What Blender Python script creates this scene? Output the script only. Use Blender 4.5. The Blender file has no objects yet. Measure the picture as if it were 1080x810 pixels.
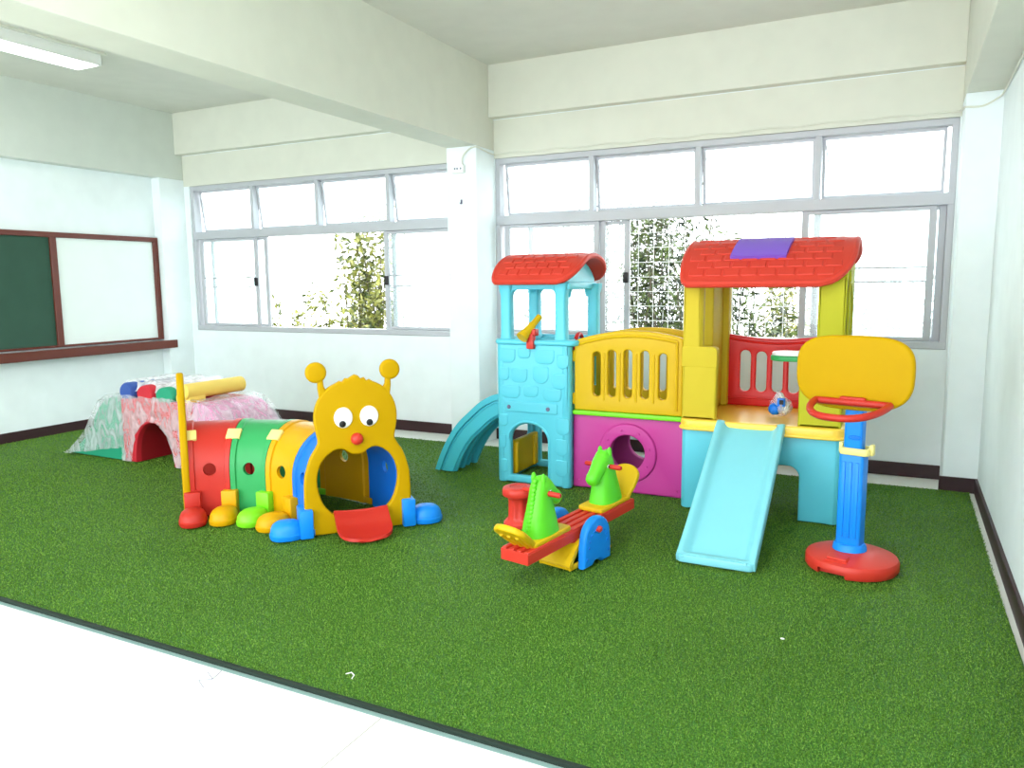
import bpy, bmesh, math, random
import numpy as np
from mathutils import Vector, Matrix
random.seed(7)
rng = np.random.default_rng(7)
C = bpy.context.scene.collection
PI = math.pi
R = math.radians
OFF = Vector((0, 0, 0))          # subtracted from coordinates given in room space

# ------------------------------------------------------------------ materials
def lin(c):
    c = c / 255
    return c / 12.92 if c <= .04045 else ((c + .055) / 1.055) ** 2.4
def col(h):
    return tuple(lin(int(h[i:i + 2], 16)) for i in (0, 2, 4)) + (1,)

def plastic(name, h, rough=.38, spec=.45, noise=.0, bump=.12, scale=60, coat=0):
    m = bpy.data.materials.new(name); m.use_nodes = True
    nt = m.node_tree; b = nt.nodes['Principled BSDF']
    b.inputs['Base Color'].default_value = col(h)
    b.inputs['Roughness'].default_value = rough
    b.inputs['Specular IOR Level'].default_value = spec
    b.inputs['Coat Weight'].default_value = coat
    tc = nt.nodes.new('ShaderNodeTexCoord')
    n = nt.nodes.new('ShaderNodeTexNoise'); n.inputs['Scale'].default_value = scale; n.inputs['Detail'].default_value = 3
    nt.links.new(tc.outputs['Object'], n.inputs['Vector'])
    if bump:
        bp = nt.nodes.new('ShaderNodeBump'); bp.inputs['Strength'].default_value = bump; bp.inputs['Distance'].default_value = .002
        nt.links.new(n.outputs['Fac'], bp.inputs['Height']); nt.links.new(bp.outputs['Normal'], b.inputs['Normal'])
    # faint mottling of the moulded colour
    mx = nt.nodes.new('ShaderNodeMixRGB'); mx.blend_type = 'MULTIPLY'; mx.inputs[0].default_value = .06 + noise
    n2 = nt.nodes.new('ShaderNodeTexNoise'); n2.inputs['Scale'].default_value = 5
    nt.links.new(tc.outputs['Object'], n2.inputs['Vector'])
    mx.inputs[1].default_value = col(h); nt.links.new(n2.outputs['Fac'], mx.inputs[2])
    nt.links.new(mx.outputs[0], b.inputs['Base Color'])
    return m

M = {}
M['cyan'] = plastic('cyan_plastic', '5CC8DC', .4)
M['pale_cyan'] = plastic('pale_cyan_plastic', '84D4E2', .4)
M['teal'] = plastic('teal_plastic', '46BCD0', .4)
M['red'] = plastic('red_plastic', 'D2382A', .42, .4)
M['rail_red'] = plastic('rail_red_plastic', 'D81414', .4)
M['roof_red'] = plastic('roof_red_plastic', 'D03C2C', .5, .3)
M['yellow'] = plastic('yellow_plastic', 'D6AE10', .45, .25)
M['gold'] = plastic('golden_plastic', 'C09600', .5, .1)
M['sunny'] = plastic('sunny_yellow_plastic', 'D8A004', .42, .25)
M['lemon'] = plastic('lemon_plastic', 'CCB42C', .6, .2)
M['lime_yellow'] = plastic('lime_yellow_plastic', 'B8B41C', .55, .25)
M['cream'] = plastic('cream_yellow_plastic', 'F4E48C', .45)
M['amber'] = plastic('amber_plastic', 'FFD24A', .3, .5)
M['magenta'] = plastic('magenta_plastic', 'C43C94', .4, .3)
M['lime'] = plastic('lime_plastic', '7CDC20', .4)
M['green'] = plastic('green_plastic', '309E58', .42, .35)
M['horse'] = plastic('horse_green_plastic', '5CD020', .42)
M['blue'] = plastic('blue_plastic', '1074E0', .4, .35)
M['skyblue'] = plastic('sky_blue_plastic', '128AF0', .4, .35)
M['orange'] = plastic('tomato_plastic', 'C02C20', .42, .35)
M['purple'] = plastic('purple_plastic', '8058CC', .2)
M['white_plastic'] = plastic('white_plastic', 'F2F4F2', .4)
M['black'] = plastic('black_plastic', '0C0C10', .5)
M['bolt'] = plastic('bolt_grey', '6A6A86', .4)
M['alu'] = plastic('aluminium_frame', 'BCBEC4', .4, .5)
M['brown'] = plastic('brown_varnished_wood', '6A2E20', .4, .4, .15, .3, 30)
M['chalk'] = plastic('chalkboard_green', '3C5A4C', .8, .15, .12)
M['whiteboard'] = plastic('whiteboard_face', 'E8F0EC', .3, .5)
M['base_tile'] = plastic('dark_brown_baseboard', '3A2024', .5, .4, .2)
M['foam_red'] = plastic('foam_red', 'C42030', .6)
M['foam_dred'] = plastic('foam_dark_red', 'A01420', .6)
M['foam_green'] = plastic('foam_green', '1C9470', .6)
M['foam_blue'] = plastic('foam_blue', '30509C', .6)
M['foam_yellow'] = plastic('foam_yellow', 'F0CC5C', .6)
M['foam_pink'] = plastic('foam_pink', 'D87CB0', .6)
M['edge_strip'] = plastic('edge_strip_grey_green', '7C9894', .5)
M['backing'] = plastic('mat_backing_dark', '12261C', .8)

def emis(name, h, s):
    m = bpy.data.materials.new(name); m.use_nodes = True
    b = m.node_tree.nodes['Principled BSDF']
    b.inputs['Emission Color'].default_value = col(h); b.inputs['Emission Strength'].default_value = s
    b.inputs['Base Color'].default_value = col(h)
    return m
M['tube'] = emis('lit_tube', 'FFFFFF', 6)

def wallmat(name, h, rough=.75, var=.05):
    m = plastic(name, h, rough, .25, var, .15, 25)
    return m
M['wall'] = wallmat('painted_wall', 'F2FAFC')
M['beam'] = wallmat('painted_beam', 'DEDFD2')
M['beam_shaded'] = wallmat('painted_beam_shaded', 'D6DCD4')  # greyer beam tone, with the shade near the ceiling put into the colour
M['ceiling'] = wallmat('painted_ceiling', 'DADAD0')

# floor: pale polished tile with thin joints (world-metre object space)
def floor_mat():
    m = bpy.data.materials.new('pale_floor_tile'); m.use_nodes = True
    nt = m.node_tree; b = nt.nodes['Principled BSDF']; b.inputs['Roughness'].default_value = .35
    tc = nt.nodes.new('ShaderNodeTexCoord'); mp = nt.nodes.new('ShaderNodeMapping')
    mp.inputs['Location'].default_value = (1.52, 20, 0)
    nt.links.new(tc.outputs['Object'], mp.inputs['Vector'])
    br = nt.nodes.new('ShaderNodeTexBrick'); br.offset = 0
    br.inputs['Scale'].default_value = 1
    br.inputs['Brick Width'].default_value = 2.03; br.inputs['Row Height'].default_value = 60
    br.inputs['Mortar Size'].default_value = .0022; br.inputs['Mortar Smooth'].default_value = 0
    br.inputs['Color1'].default_value = col('F0F1EC'); br.inputs['Color2'].default_value = col('F0F1EC'); br.inputs['Mortar'].default_value = col('8C8C84')
    nt.links.new(mp.outputs[0], br.inputs['Vector'])
    n = nt.nodes.new('ShaderNodeTexNoise'); n.inputs['Scale'].default_value = 2.2; n.inputs['Detail'].default_value = 8; n.inputs['Roughness'].default_value = .65
    nt.links.new(tc.outputs['Object'], n.inputs['Vector'])
    cr = nt.nodes.new('ShaderNodeValToRGB'); cr.color_ramp.elements[0].position = .3; cr.color_ramp.elements[0].color = col('D8D4C8'); cr.color_ramp.elements[1].position = .5; cr.color_ramp.elements[1].color = (1, 1, 1, 1)
    nt.links.new(n.outputs['Fac'], cr.inputs[0])
    mx = nt.nodes.new('ShaderNodeMixRGB'); mx.blend_type = 'MULTIPLY'; mx.inputs[0].default_value = .6
    nt.links.new(br.outputs['Color'], mx.inputs[1]); nt.links.new(cr.outputs[0], mx.inputs[2])
    nt.links.new(mx.outputs[0], b.inputs['Base Color'])
    return m
M['floor'] = floor_mat()

def grass_mat(name, c0, c1, c2):
    m = bpy.data.materials.new(name); m.use_nodes = True
    nt = m.node_tree; b = nt.nodes['Principled BSDF']; b.inputs['Roughness'].default_value = .55
    b.inputs['Specular IOR Level'].default_value = .3
    tc = nt.nodes.new('ShaderNodeTexCoord')
    n = nt.nodes.new('ShaderNodeTexNoise'); n.inputs['Scale'].default_value = 130; n.inputs['Detail'].default_value = 2
    n2 = nt.nodes.new('ShaderNodeTexNoise'); n2.inputs['Scale'].default_value = 1.1; n2.inputs['Detail'].default_value = 3
    nt.links.new(tc.outputs['Object'], n.inputs['Vector']); nt.links.new(tc.outputs['Object'], n2.inputs['Vector'])
    cr = nt.nodes.new('ShaderNodeValToRGB')
    e = cr.color_ramp.elements; e[0].position = .36; e[0].color = col(c0); e[1].position = .5; e[1].color = col(c1)
    e.new(.66).color = col(c2)
    nt.links.new(n.outputs['Fac'], cr.inputs[0])
    mx = nt.nodes.new('ShaderNodeMixRGB'); mx.blend_type = 'MULTIPLY'; mx.inputs[0].default_value = .3
    nt.links.new(cr.outputs[0], mx.inputs[1]); nt.links.new(n2.outputs['Fac'], mx.inputs[2])
    nt.links.new(mx.outputs[0], b.inputs['Base Color'])
    return m
M['turf'] = grass_mat('turf_base', '284E14', '3A6C1C', '4C8428')
M['blade'] = grass_mat('turf_blade', '457018', '69962C', '9CC05A')

def glass_mat(name, milk, tint):
    m = bpy.data.materials.new(name); m.use_nodes = True
    nt = m.node_tree; nt.nodes.clear()
    o = nt.nodes.new('ShaderNodeOutputMaterial')
    tr = nt.nodes.new('ShaderNodeBsdfTransparent'); tr.inputs[0].default_value = (*tint, 1)
    tl = nt.nodes.new('ShaderNodeBsdfTranslucent'); tl.inputs[0].default_value = (.95, .97, .97, 1)
    gl = nt.nodes.new('ShaderNodeBsdfGlossy'); gl.inputs['Roughness'].default_value = .05
    a = nt.nodes.new('ShaderNodeMixShader'); a.inputs[0].default_value = milk
    b = nt.nodes.new('ShaderNodeMixShader'); b.inputs[0].default_value = .04
    nt.links.new(tr.outputs[0], a.inputs[1]); nt.links.new(tl.outputs[0], a.inputs[2])
    nt.links.new(a.outputs[0], b.inputs[1]); nt.links.new(gl.outputs[0], b.inputs[2])
    nt.links.new(b.outputs[0], o.inputs[0])
    return m
M['glass'] = glass_mat('dusty_window_glass', .15, (.96, 1, 1))

def film_mat(name, base, lo, hi):
    m = bpy.data.materials.new(name); m.use_nodes = True
    nt = m.node_tree; nt.nodes.clear()
    o = nt.nodes.new('ShaderNodeOutputMaterial')
    tr = nt.nodes.new('ShaderNodeBsdfTransparent')
    p = nt.nodes.new('ShaderNodeBsdfPrincipled'); p.inputs['Base Color'].default_value = col(base); p.inputs['Roughness'].default_value = .22; p.inputs['Specular IOR Level'].default_value = .8
    tc = nt.nodes.new('ShaderNodeTexCoord'); mp = nt.nodes.new('ShaderNodeMapping'); mp.inputs['Scale'].default_value = (4, 4, 1.8); mp.inputs['Rotation'].default_value = (0, .5, .3)
    n = nt.nodes.new('ShaderNodeTexNoise'); n.inputs['Scale'].default_value = 3.5; n.inputs['Detail'].default_value = 5; n.inputs['Distortion'].default_value = 1.2
    nt.links.new(tc.outputs['Object'], mp.inputs[0]); nt.links.new(mp.outputs[0], n.inputs['Vector'])
    cr = nt.nodes.new('ShaderNodeValToRGB'); e = cr.color_ramp.elements
    e[0].position = .36; e[0].color = (lo, lo, lo, 1); e[1].position = .68; e[1].color = (hi, hi, hi, 1)
    nt.links.new(n.outputs['Fac'], cr.inputs[0])
    bp = nt.nodes.new('ShaderNodeBump'); bp.inputs['Strength'].default_value = .9; bp.inputs['Distance'].default_value = .02
    nt.links.new(n.outputs['Fac'], bp.inputs['Height']); nt.links.new(bp.outputs['Normal'], p.inputs['Normal'])
    x = nt.nodes.new('ShaderNodeMixShader')
    nt.links.new(cr.outputs[0], x.inputs[0]); nt.links.new(tr.outputs[0], x.inputs[1]); nt.links.new(p.outputs[0], x.inputs[2])
    nt.links.new(x.outputs[0], o.inputs[0])
    return m
M['film'] = film_mat('crumpled_clear_film', 'E8E8EC', .22, .52)
M['film_top'] = film_mat('layered_clear_film', 'F0F0F4', .55, .9)
M['bag'] = film_mat('clear_bag_film', 'E8F0FF', .15, .7)

def leaf_mat(name, a, b_):
    m = bpy.data.materials.new(name); m.use_nodes = True
    nt = m.node_tree; b = nt.nodes['Principled BSDF']; b.inputs['Roughness'].default_value = .3
    g = nt.nodes.new('ShaderNodeObjectInfo'); tc = nt.nodes.new('ShaderNodeTexCoord')
    n = nt.nodes.new('ShaderNodeTexNoise'); n.inputs['Scale'].default_value = 7
    nt.links.new(tc.outputs['Object'], n.inputs['Vector'])
    cr = nt.nodes.new('ShaderNodeValToRGB'); e = cr.color_ramp.elements
    e[0].position = .4; e[0].color = col(a); e[1].position = .62; e[1].color = col(b_)
    nt.links.new(n.outputs['Fac'], cr.inputs[0]); nt.links.new(cr.outputs[0], b.inputs['Base Color'])
    return m
M['leaf'] = leaf_mat('leaf_green', '16240C', '58682A')
M['leaf_y'] = leaf_mat('leaf_olive', '3A4A14', '9C9A4C')
M['stem'] = plastic('stem_brown', '5A5040', .7)
M['yard'] = plastic('yard_concrete', 'A8A89C', .8)

# ------------------------------------------------------------------ builders
def finish(me, mat, smooth=True, ang=35):
    if mat is not None:
        me.materials.clear(); me.materials.append(mat)
    if smooth:
        me.shade_smooth() if hasattr(me, 'shade_smooth') else me.polygons.foreach_set('use_smooth', [True] * len(me.polygons))
        me.set_sharp_from_angle(angle=R(ang))
    return me

def thing(name, label, cat, loc=(0, 0, 0), rz=0, group=None):
    global OFF
    o = bpy.data.objects.new(name, None); C.objects.link(o)
    o.empty_display_size = .1
    o.location = loc; o.rotation_euler = (0, 0, rz)
    o['label'] = label; o['category'] = cat
    if group: o['group'] = group
    OFF = Vector(loc) if rz == 0 else Vector((0, 0, 0))
    return o

def link(name, me, mat, parent=None, smooth=True, ang=35, label=None):
    me.transform(Matrix.Translation(-OFF))
    finish(me, mat, smooth, ang)
    me.name = name
    o = bpy.data.objects.new(name, me); C.objects.link(o)
    if parent: o.parent = parent
    if label: o['label'] = label
    return o

def single(name, me, mat, label, cat, group=None, **k):
    o = link(name, me, mat, None, **k); o['label'] = label; o['category'] = cat
    if group: o['group'] = group
    return o
def struct(name, me, mat, parent=None, **k):
    o = link(name, me, mat, parent, **k)
    if not parent: o['kind'] = 'structure'
    return o

def bm2me(bm):
    me = bpy.data.meshes.new('m'); bm.normal_update(); bm.to_mesh(me); bm.free(); return me
def join(*ms):
    bm = bmesh.new()
    for m in ms:
        if isinstance(m, (list, tuple)):
            m = join(*m)
        bm.from_mesh(m)
    return bm2me(bm)

def box(x0, x1, y0, y1, z0, z1, bev=0.0, seg=3, mtx=None):
    bm = bmesh.new()
    bmesh.ops.create_cube(bm, size=1)
    bmesh.ops.scale(bm, vec=(abs(x1 - x0), abs(y1 - y0), abs(z1 - z0)), verts=bm.verts)
    bmesh.ops.translate(bm, vec=((x0 + x1) / 2, (y0 + y1) / 2, (z0 + z1) / 2), verts=bm.verts)
    if bev: bmesh.ops.bevel(bm, geom=bm.edges[:], offset=bev, segments=seg, affect='EDGES', profile=.5)
    if mtx: bm.transform(mtx)
    return bm2me(bm)

def rrect(u0, u1, v0, v1, r, n=5):
    """rounded rectangle; r one radius or (bottom-left, bottom-right, top-right, top-left)"""
    if not isinstance(r, (tuple, list)): r = (r,) * 4
    P = []
    for (cu, cv, a0, rr) in ((u0, v0, PI, r[0]), (u1, v0, 1.5 * PI, r[1]), (u1, v1, 0, r[2]), (u0, v1, .5 * PI, r[3])):
        rr = max(rr, .0005)
        cx = cu + rr if cu == u0 else cu - rr; cy = cv + rr if cv == v0 else cv - rr
        for i in range(n + 1):
            a = a0 + i / n * PI / 2
            P.append((cx + rr * math.cos(a), cy + rr * math.sin(a)))
    return P
def circ(cu, cv, r, n=32, r2=None):
    return [(cu + r * math.cos(2 * PI * i / n), cv + (r2 or r) * math.sin(2 * PI * i / n)) for i in range(n)]
def arch(u0, u1, v0, vs, top, n=14):
    """door outline: straight to vs, elliptical top"""
    c = (u0 + u1) / 2; h = (u1 - u0) / 2
    return [(u0, v0), (u1, v0)] + [(c + h * math.cos(PI * i / n), vs + (top - vs) * math.sin(PI * i / n)) for i in range(n + 1)]

XZ = Matrix(((1, 0, 0, 0), (0, 0, -1, 0), (0, 1, 0, 0), (0, 0, 0, 1)))     # u->x v->z w->-y
YZ = Matrix(((0, 0, 1, 0), (1, 0, 0, 0), (0, 1, 0, 0), (0, 0, 0, 1)))      # u->y v->z w->x
XY = Matrix.Identity(4)
def at(x, y, z, m=None):
    return Matrix.Translation((x, y, z)) @ (m or XY)

def panel(loops, t, mtx, bev=.008, res=2):
    """flat outline (first loop) with holes (others), thickness t centred on the plane, rounded edges"""
    cu = bpy.data.curves.new('c', 'CURVE'); cu.dimensions = '2D'; cu.fill_mode = 'BOTH'
    bev = min(bev, t / 2 - .0005)
    for L in loops:
        s = cu.splines.new('POLY'); s.points.add(len(L) - 1)
        for p, (u, v) in zip(s.points, L): p.co = (u, v, 0, 1)
        s.use_cyclic_u = True
    cu.extrude = max(t / 2 - bev, .0002); cu.bevel_depth = bev; cu.bevel_resolution = res; cu.offset = -bev
    ob = bpy.data.objects.new('tmp', cu); C.objects.link(ob)
    dg = bpy.context.evaluated_depsgraph_get(); dg.update()
    me = bpy.data.meshes.new_from_object(ob.evaluated_get(dg), depsgraph=dg)
    bpy.data.objects.remove(ob); bpy.data.curves.remove(cu)
    bm = bmesh.new(); bm.from_mesh(me); bpy.data.meshes.remove(me)
    bmesh.ops.remove_doubles(bm, verts=bm.verts, dist=.00005)
    bmesh.ops.recalc_face_normals(bm, faces=bm.faces)
    bm.transform(mtx)
    return bm2me(bm)

def tube(pts, r, n=10, closed=False, cap=True):
    """round tube through points; r number or per-point list"""
    pts = [Vector(p) for p in pts]; N = len(pts)
    if not isinstance(r, (list, tuple)): r = [r] * N
    bm = bmesh.new(); rings = []
    up = None
    for i, p in enumerate(pts):
        a = pts[(i - 1) % N] if (closed or i > 0) else p
        b = pts[(i + 1) % N] if (closed or i < N - 1) else p
        t = (b - a).normalized()
        if up is None:
            up = t.orthogonal().normalized()
        up = (up - t * up.dot(t)).normalized(); s = t.cross(up)
        rings.append([bm.verts.new(p + (up * math.cos(2 * PI * k / n) + s * math.sin(2 * PI * k / n)) * r[i]) for k in range(n)])
    m = N if closed else N - 1
    for i in range(m):
        A, B = rings[i], rings[(i + 1) % N]
        sh = 0
        if closed and i == N - 1:
            sh = min(range(n), key=lambda q: sum((A[k].co - B[(k + q) % n].co).length for k in range(n)))
        for k in range(n):
            bm.faces.new((A[k], A[(k + 1) % n], B[(k + 1 + sh) % n], B[(k + sh) % n]))
    if not closed and cap:
        bm.faces.new(rings[0][::-1]); bm.faces.new(rings[-1])
    bmesh.ops.recalc_face_normals(bm, faces=bm.faces)
    return bm2me(bm)

def lathe(prof, n=40, mtx=None, cap=True):
    bm = bmesh.new(); rings = []
    for r, z in prof:
        rings.append([bm.verts.new((max(r, .0003) * math.cos(2 * PI * k / n), max(r, .0003) * math.sin(2 * PI * k / n), z)) for k in range(n)])
    for A, B in zip(rings, rings[1:]):
        for k in range(n): bm.faces.new((A[k], A[(k + 1) % n], B[(k + 1) % n], B[k]))
    if cap: bm.faces.new(rings[0][::-1]); bm.faces.new(rings[-1])
    bmesh.ops.recalc_face_normals(bm, faces=bm.faces)
    if mtx: bm.transform(mtx)
    return bm2me(bm)

def loft(rings, cap=True, closed=True):
    """rings: lists of equal length of 3-D points"""
    bm = bmesh.new(); V = [[bm.verts.new(p) for p in r] for r in rings]; n = len(V[0])
    for A, B in zip(V, V[1:]):
        for k in range(n if closed else n - 1): bm.faces.new((A[k], A[(k + 1) % n], B[(k + 1) % n], B[k]))
    if cap and closed: bm.faces.new(V[0][::-1]); bm.faces.new(V[-1])
    bmesh.ops.recalc_face_normals(bm, faces=bm.faces)
    return bm2me(bm)

def ellring(c, ax, ay, rx, ry, n=20, p=2.0):
    c = Vector(c); ax = Vector(ax); ay = Vector(ay); out = []
    for k in range(n):
        a = 2 * PI * k / n; ca, sa = math.cos(a), math.sin(a)
        out.append(c + ax * rx * math.copysign(abs(ca) ** (2 / p), ca) + ay * ry * math.copysign(abs(sa) ** (2 / p), sa))
    return out

def solid(me, t, offset=0):
    ob = bpy.data.objects.new('tmp', me); C.objects.link(ob)
    md = ob.modifiers.new('s', 'SOLIDIFY'); md.thickness = t; md.offset = offset
    return apply(ob)
def apply(ob):
    dg = bpy.context.evaluated_depsgraph_get(); dg.update()
    me = bpy.data.meshes.new_from_object(ob.evaluated_get(dg), depsgraph=dg)
    bpy.data.objects.remove(ob); return me
def subsurf(me, lv=2):
    ob = bpy.data.objects.new('tmp', me); C.objects.link(ob)
    md = ob.modifiers.new('s', 'SUBSURF'); md.levels = lv; md.render_levels = lv
    return apply(ob)
def cut(me, cutter):
    ob = bpy.data.objects.new('tmp', me); C.objects.link(ob)
    oc = bpy.data.objects.new('tmp2', cutter); C.objects.link(oc)
    md = ob.modifiers.new('b', 'BOOLEAN'); md.operation = 'DIFFERENCE'; md.solver = 'EXACT'; md.object = oc
    out = apply(ob); bpy.data.objects.remove(oc); return out
def surf(f, nu, nv):
    """open grid surface f(a,b), a,b in 0..1"""
    bm = bmesh.new(); V = [[bm.verts.new(f(i / nu, j / nv)) for j in range(nv + 1)] for i in range(nu + 1)]
    for i in range(nu):
        for j in range(nv): bm.faces.new((V[i][j], V[i + 1][j], V[i + 1][j + 1], V[i][j + 1]))
    bmesh.ops.recalc_face_normals(bm, faces=bm.faces)
    return bm2me(bm)
def sphere(c, r, sc=(1, 1, 1), seg=24):
    bm = bmesh.new(); bmesh.ops.create_uvsphere(bm, u_segments=seg, v_segments=seg // 2, radius=r)
    bmesh.ops.scale(bm, vec=sc, verts=bm.verts); bmesh.ops.translate(bm, vec=c, verts=bm.verts)
    return bm2me(bm)
def spline(P, t):
    """Catmull-Rom through P at t in 0..1"""
    n = len(P) - 1; x = min(max(t, 0), 1) * n; i = min(int(x), n - 1); u = x - i
    g = lambda k: Vector(P[min(max(k, 0), n)])
    a, b, c, d = g(i - 1), g(i), g(i + 1), g(i + 2)
    return .5 * ((2 * b) + (c - a) * u + (2 * a - 5 * b + 4 * c - d) * u * u + (3 * b - a - 3 * c + d) * u ** 3)

# ------------------------------------------------------------------ the room
D = 6.38; XL, XR = -7.52, .52; ZC = 3.36; YB = -2.6; FZ = -.02
struct('floor', box(XL - .2, XR + .2, YB, D + .25, FZ - .2, FZ), M['floor'], smooth=False)
struct('ceiling', box(XL - .2, XR + .2, YB, D + .25, ZC, ZC + .2), M['ceiling'], smooth=False)
W1 = (-7.312, -3.60); W2 = (-3.378, .295); ZB, ZM, ZT = .938, 2.047, 2.569
wb = [box(XL, XR, D, D + .16, FZ, ZB), box(XL, XR, D, D + .16, 2.905, ZC),
      box(XL, W1[0], D, D + .16, ZB, ZT), box(W1[1], W2[0], D, D + .16, ZB, ZT), box(W2[1], XR, D, D + .16, ZB, ZT)]
struct('wall_back', join(*wb), M['wall'], smooth=False)
struct('trim_1', box(XL, XR, D, D + .16, ZT, 2.905), M['beam'], smooth=False)
struct('wall_left', box(XL - .16, XL, YB, D + .16, FZ, ZC), M['wall'], smooth=False)
struct('wall_right', box(XR, XR + .16, YB, D + .16, FZ, ZC), M['wall'], smooth=False)
# beams and columns
struct('beam_middle', box(-3.69, -3.385, YB, D, 2.64, ZC + .02, .004, 1), M['beam'], smooth=False)
struct('column_middle', box(-3.69, -3.385, 6.05, D + .02, FZ, 2.641, .006, 1), M['wall'], smooth=False)
struct('beam_right', box(.305, XR + .02, YB, D, 2.655, ZC + .02, .004, 1), M['beam'], smooth=False)
struct('column_right', box(.305, XR + .02, 6.05, D + .02, FZ, 2.656, .006, 1), M['wall'], smooth=False)
struct('beam_left', box(XL - .02, -7.40, YB, D, 2.64, ZC + .02, .004, 1), M['beam_shaded'], smooth=False)
struct('column_left', box(XL - .02, -7.40, 6.05, D + .02, FZ, 2.641, .006, 1), M['wall'], smooth=False)
struct('beam_back', join(box(-7.40, -3.69, 6.28, D + .02, 2.911, ZC + .02, .004, 1), box(-3.385, .305, 6.28, D + .02, 2.911, ZC + .02, .004, 1)), M['beam'], smooth=False)
# baseboards
bh = .083; bt = .018
struct('baseboard_back', join(box(-7.40, -3.69, D - bt, D, FZ, bh, .003, 1), box(-3.385, .305, D - bt, D, FZ, bh, .003, 1)), M['base_tile'], smooth=False)
struct('baseboard_column', box(.305 - bt, XR, 6.05 - bt, 6.05, FZ, bh, .003, 1), M['base_tile'], smooth=False)
struct('baseboard_right', box(XR - bt, XR, YB, 6.05 - bt, FZ, bh, .003, 1), M['base_tile'], smooth=False)
struct('baseboard_left', box(XL, XL + bt, YB, 6.05, FZ, bh, .003, 1), M['base_tile'], smooth=False)

# windows
YF = D + .03     # frame front
def vbar(x0, x1, z0, z1, y0=0, d=.05): return box(x0, x1, YF + y0, YF + y0 + d, z0, z1, .004, 1)
def window(name, x0, x1, mull, sashes, grille=None):
    root = bpy.data.objects.new(name, None); C.objects.link(root); root.location = (x0, D, ZB); root['kind'] = 'structure'
    global OFF
    OFF = Vector((x0, D, ZB))
    fr = [vbar(x0, x0 + .045, ZB, ZT, -.02, .10), vbar(x1 - .045, x1, ZB, ZT, -.02, .10), vbar(x0 + .002, x1 - .002, ZT - .05, ZT - .002, -.022, .104), vbar(x0 + .002, x1 - .002, ZB + .002, ZB + .055, -.03, .12),
          vbar(x0 + .002, x1 - .002, ZM - .075, ZM + .01, -.023, .106)]
    for m in mull: fr.append(vbar(m - .022, m + .022, ZM + .003, ZT - .003, -.015, .09))
    link('window_frame', join(*fr), M['alu'], root, smooth=False)
    xs = [x0 + .045] + [m for m in mull] + [x1 - .045]
    for a, b in zip(xs, xs[1:]):          # tilt-out transom lights
        a2 = a + .024; b2 = b - .024
        tilt = Matrix.Translation((0, YF + .05, ZT - .05)) @ Matrix.Rotation(R(7), 4, 'X') @ Matrix.Translation((0, -YF - .05, -ZT + .05))
        z0, z1 = ZM + .015, ZT - .052
        me = join(box(a2, a2 + .022, YF + .04, YF + .062, z0, z1), box(b2 - .022, b2, YF + .04, YF + .062, z0, z1),
                  box(a2 + .001, b2 - .001, YF + .041, YF + .061, z0 + .001, z0 + .022), box(a2 + .001, b2 - .001, YF + .041, YF + .061, z1 - .022, z1 - .001))
        me.transform(tilt); s = link('transom_sash', me, M['alu'], root, smooth=False)
        g = box(a2 + .02, b2 - .02, YF + .049, YF + .053, z0 + .02, z1 - .02); g.transform(tilt)
        link('glass_pane', g, M['glass'], s, smooth=False)
        st = tube([(a2 + .02, YF + .02, z1 - .02), (a2 + .045, YF + .075, z1 - .2)], .005, 6)
        link('stay', st, M['alu'], s)
    for (a, b, lay, latch, rails) in sashes:
        y = .0 + lay * .034; w = .05
        z0, z1 = ZB + .055, ZM - .075
        fr = [vbar(a, a + w, z0, z1, y, .028), vbar(b - w, b, z0, z1, y, .028), vbar(a + .003, b - .003, z0 + .002, z0 + .03, y + .002, .024), vbar(a + .003, b - .003, z1 - .03, z1 - .002, y + .002, .024)]
        if rails: fr += [vbar(a + w, b - w, 1.528, 1.540, y, .02), vbar(a + w, b - w, 1.425, 1.437, y, .02)]
        s = link('sash', join(*fr), M['alu'], root, smooth=False)
        link('glass_pane', box(a + w - .005, b - w + .005, YF + y + .012, YF + y + .016, z0 + .028, z1 - .028), M['glass'], s, smooth=False)
        if latch is not None:
            link('latch', box(latch - .022, latch + .022, YF + y - .022, YF + y + .002, 1.44, 1.53, .006, 2), M['black'], s)
    if grille:
        a, b = grille; T = []
        n = int((b - a) / .125)
        for i in range(n + 1):
            x = a + (b - a) * i / n; T.append(tube([(x, D + .15, ZB), (x, D + .15, ZM)], .0035, 6))
        for i in range(9):
            z = ZB + .05 + i * .125; T.append(tube([(a, D + .146, z), (b, D + .146, z)], .0035, 6))
        link('security_grille', join(*T), M['white_plastic'], root)
    return root
window('window_1', -7.312, -3.60, [-6.39, -5.487, -4.588], [(-7.24, -6.36, 0, -6.385, True), (-7.10, -6.24, 1, None, False), (-4.66, -3.62, 0, -4.632, True), (-4.59, -3.55, 1, None, False)])
window('window_2', -3.378, .295, [-2.45, -1.533, -.626], [(-3.30, -2.38, 0, None, False), (-3.08, -2.335, 1, None, False), (-2.40, -2.124, 2, -2.155, False), (-.725, .19, 0, None, True), (-.64, .25, 1, None, False)], grille=(-2.33, -.72))
OFF = Vector((0, 0, 0))

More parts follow.
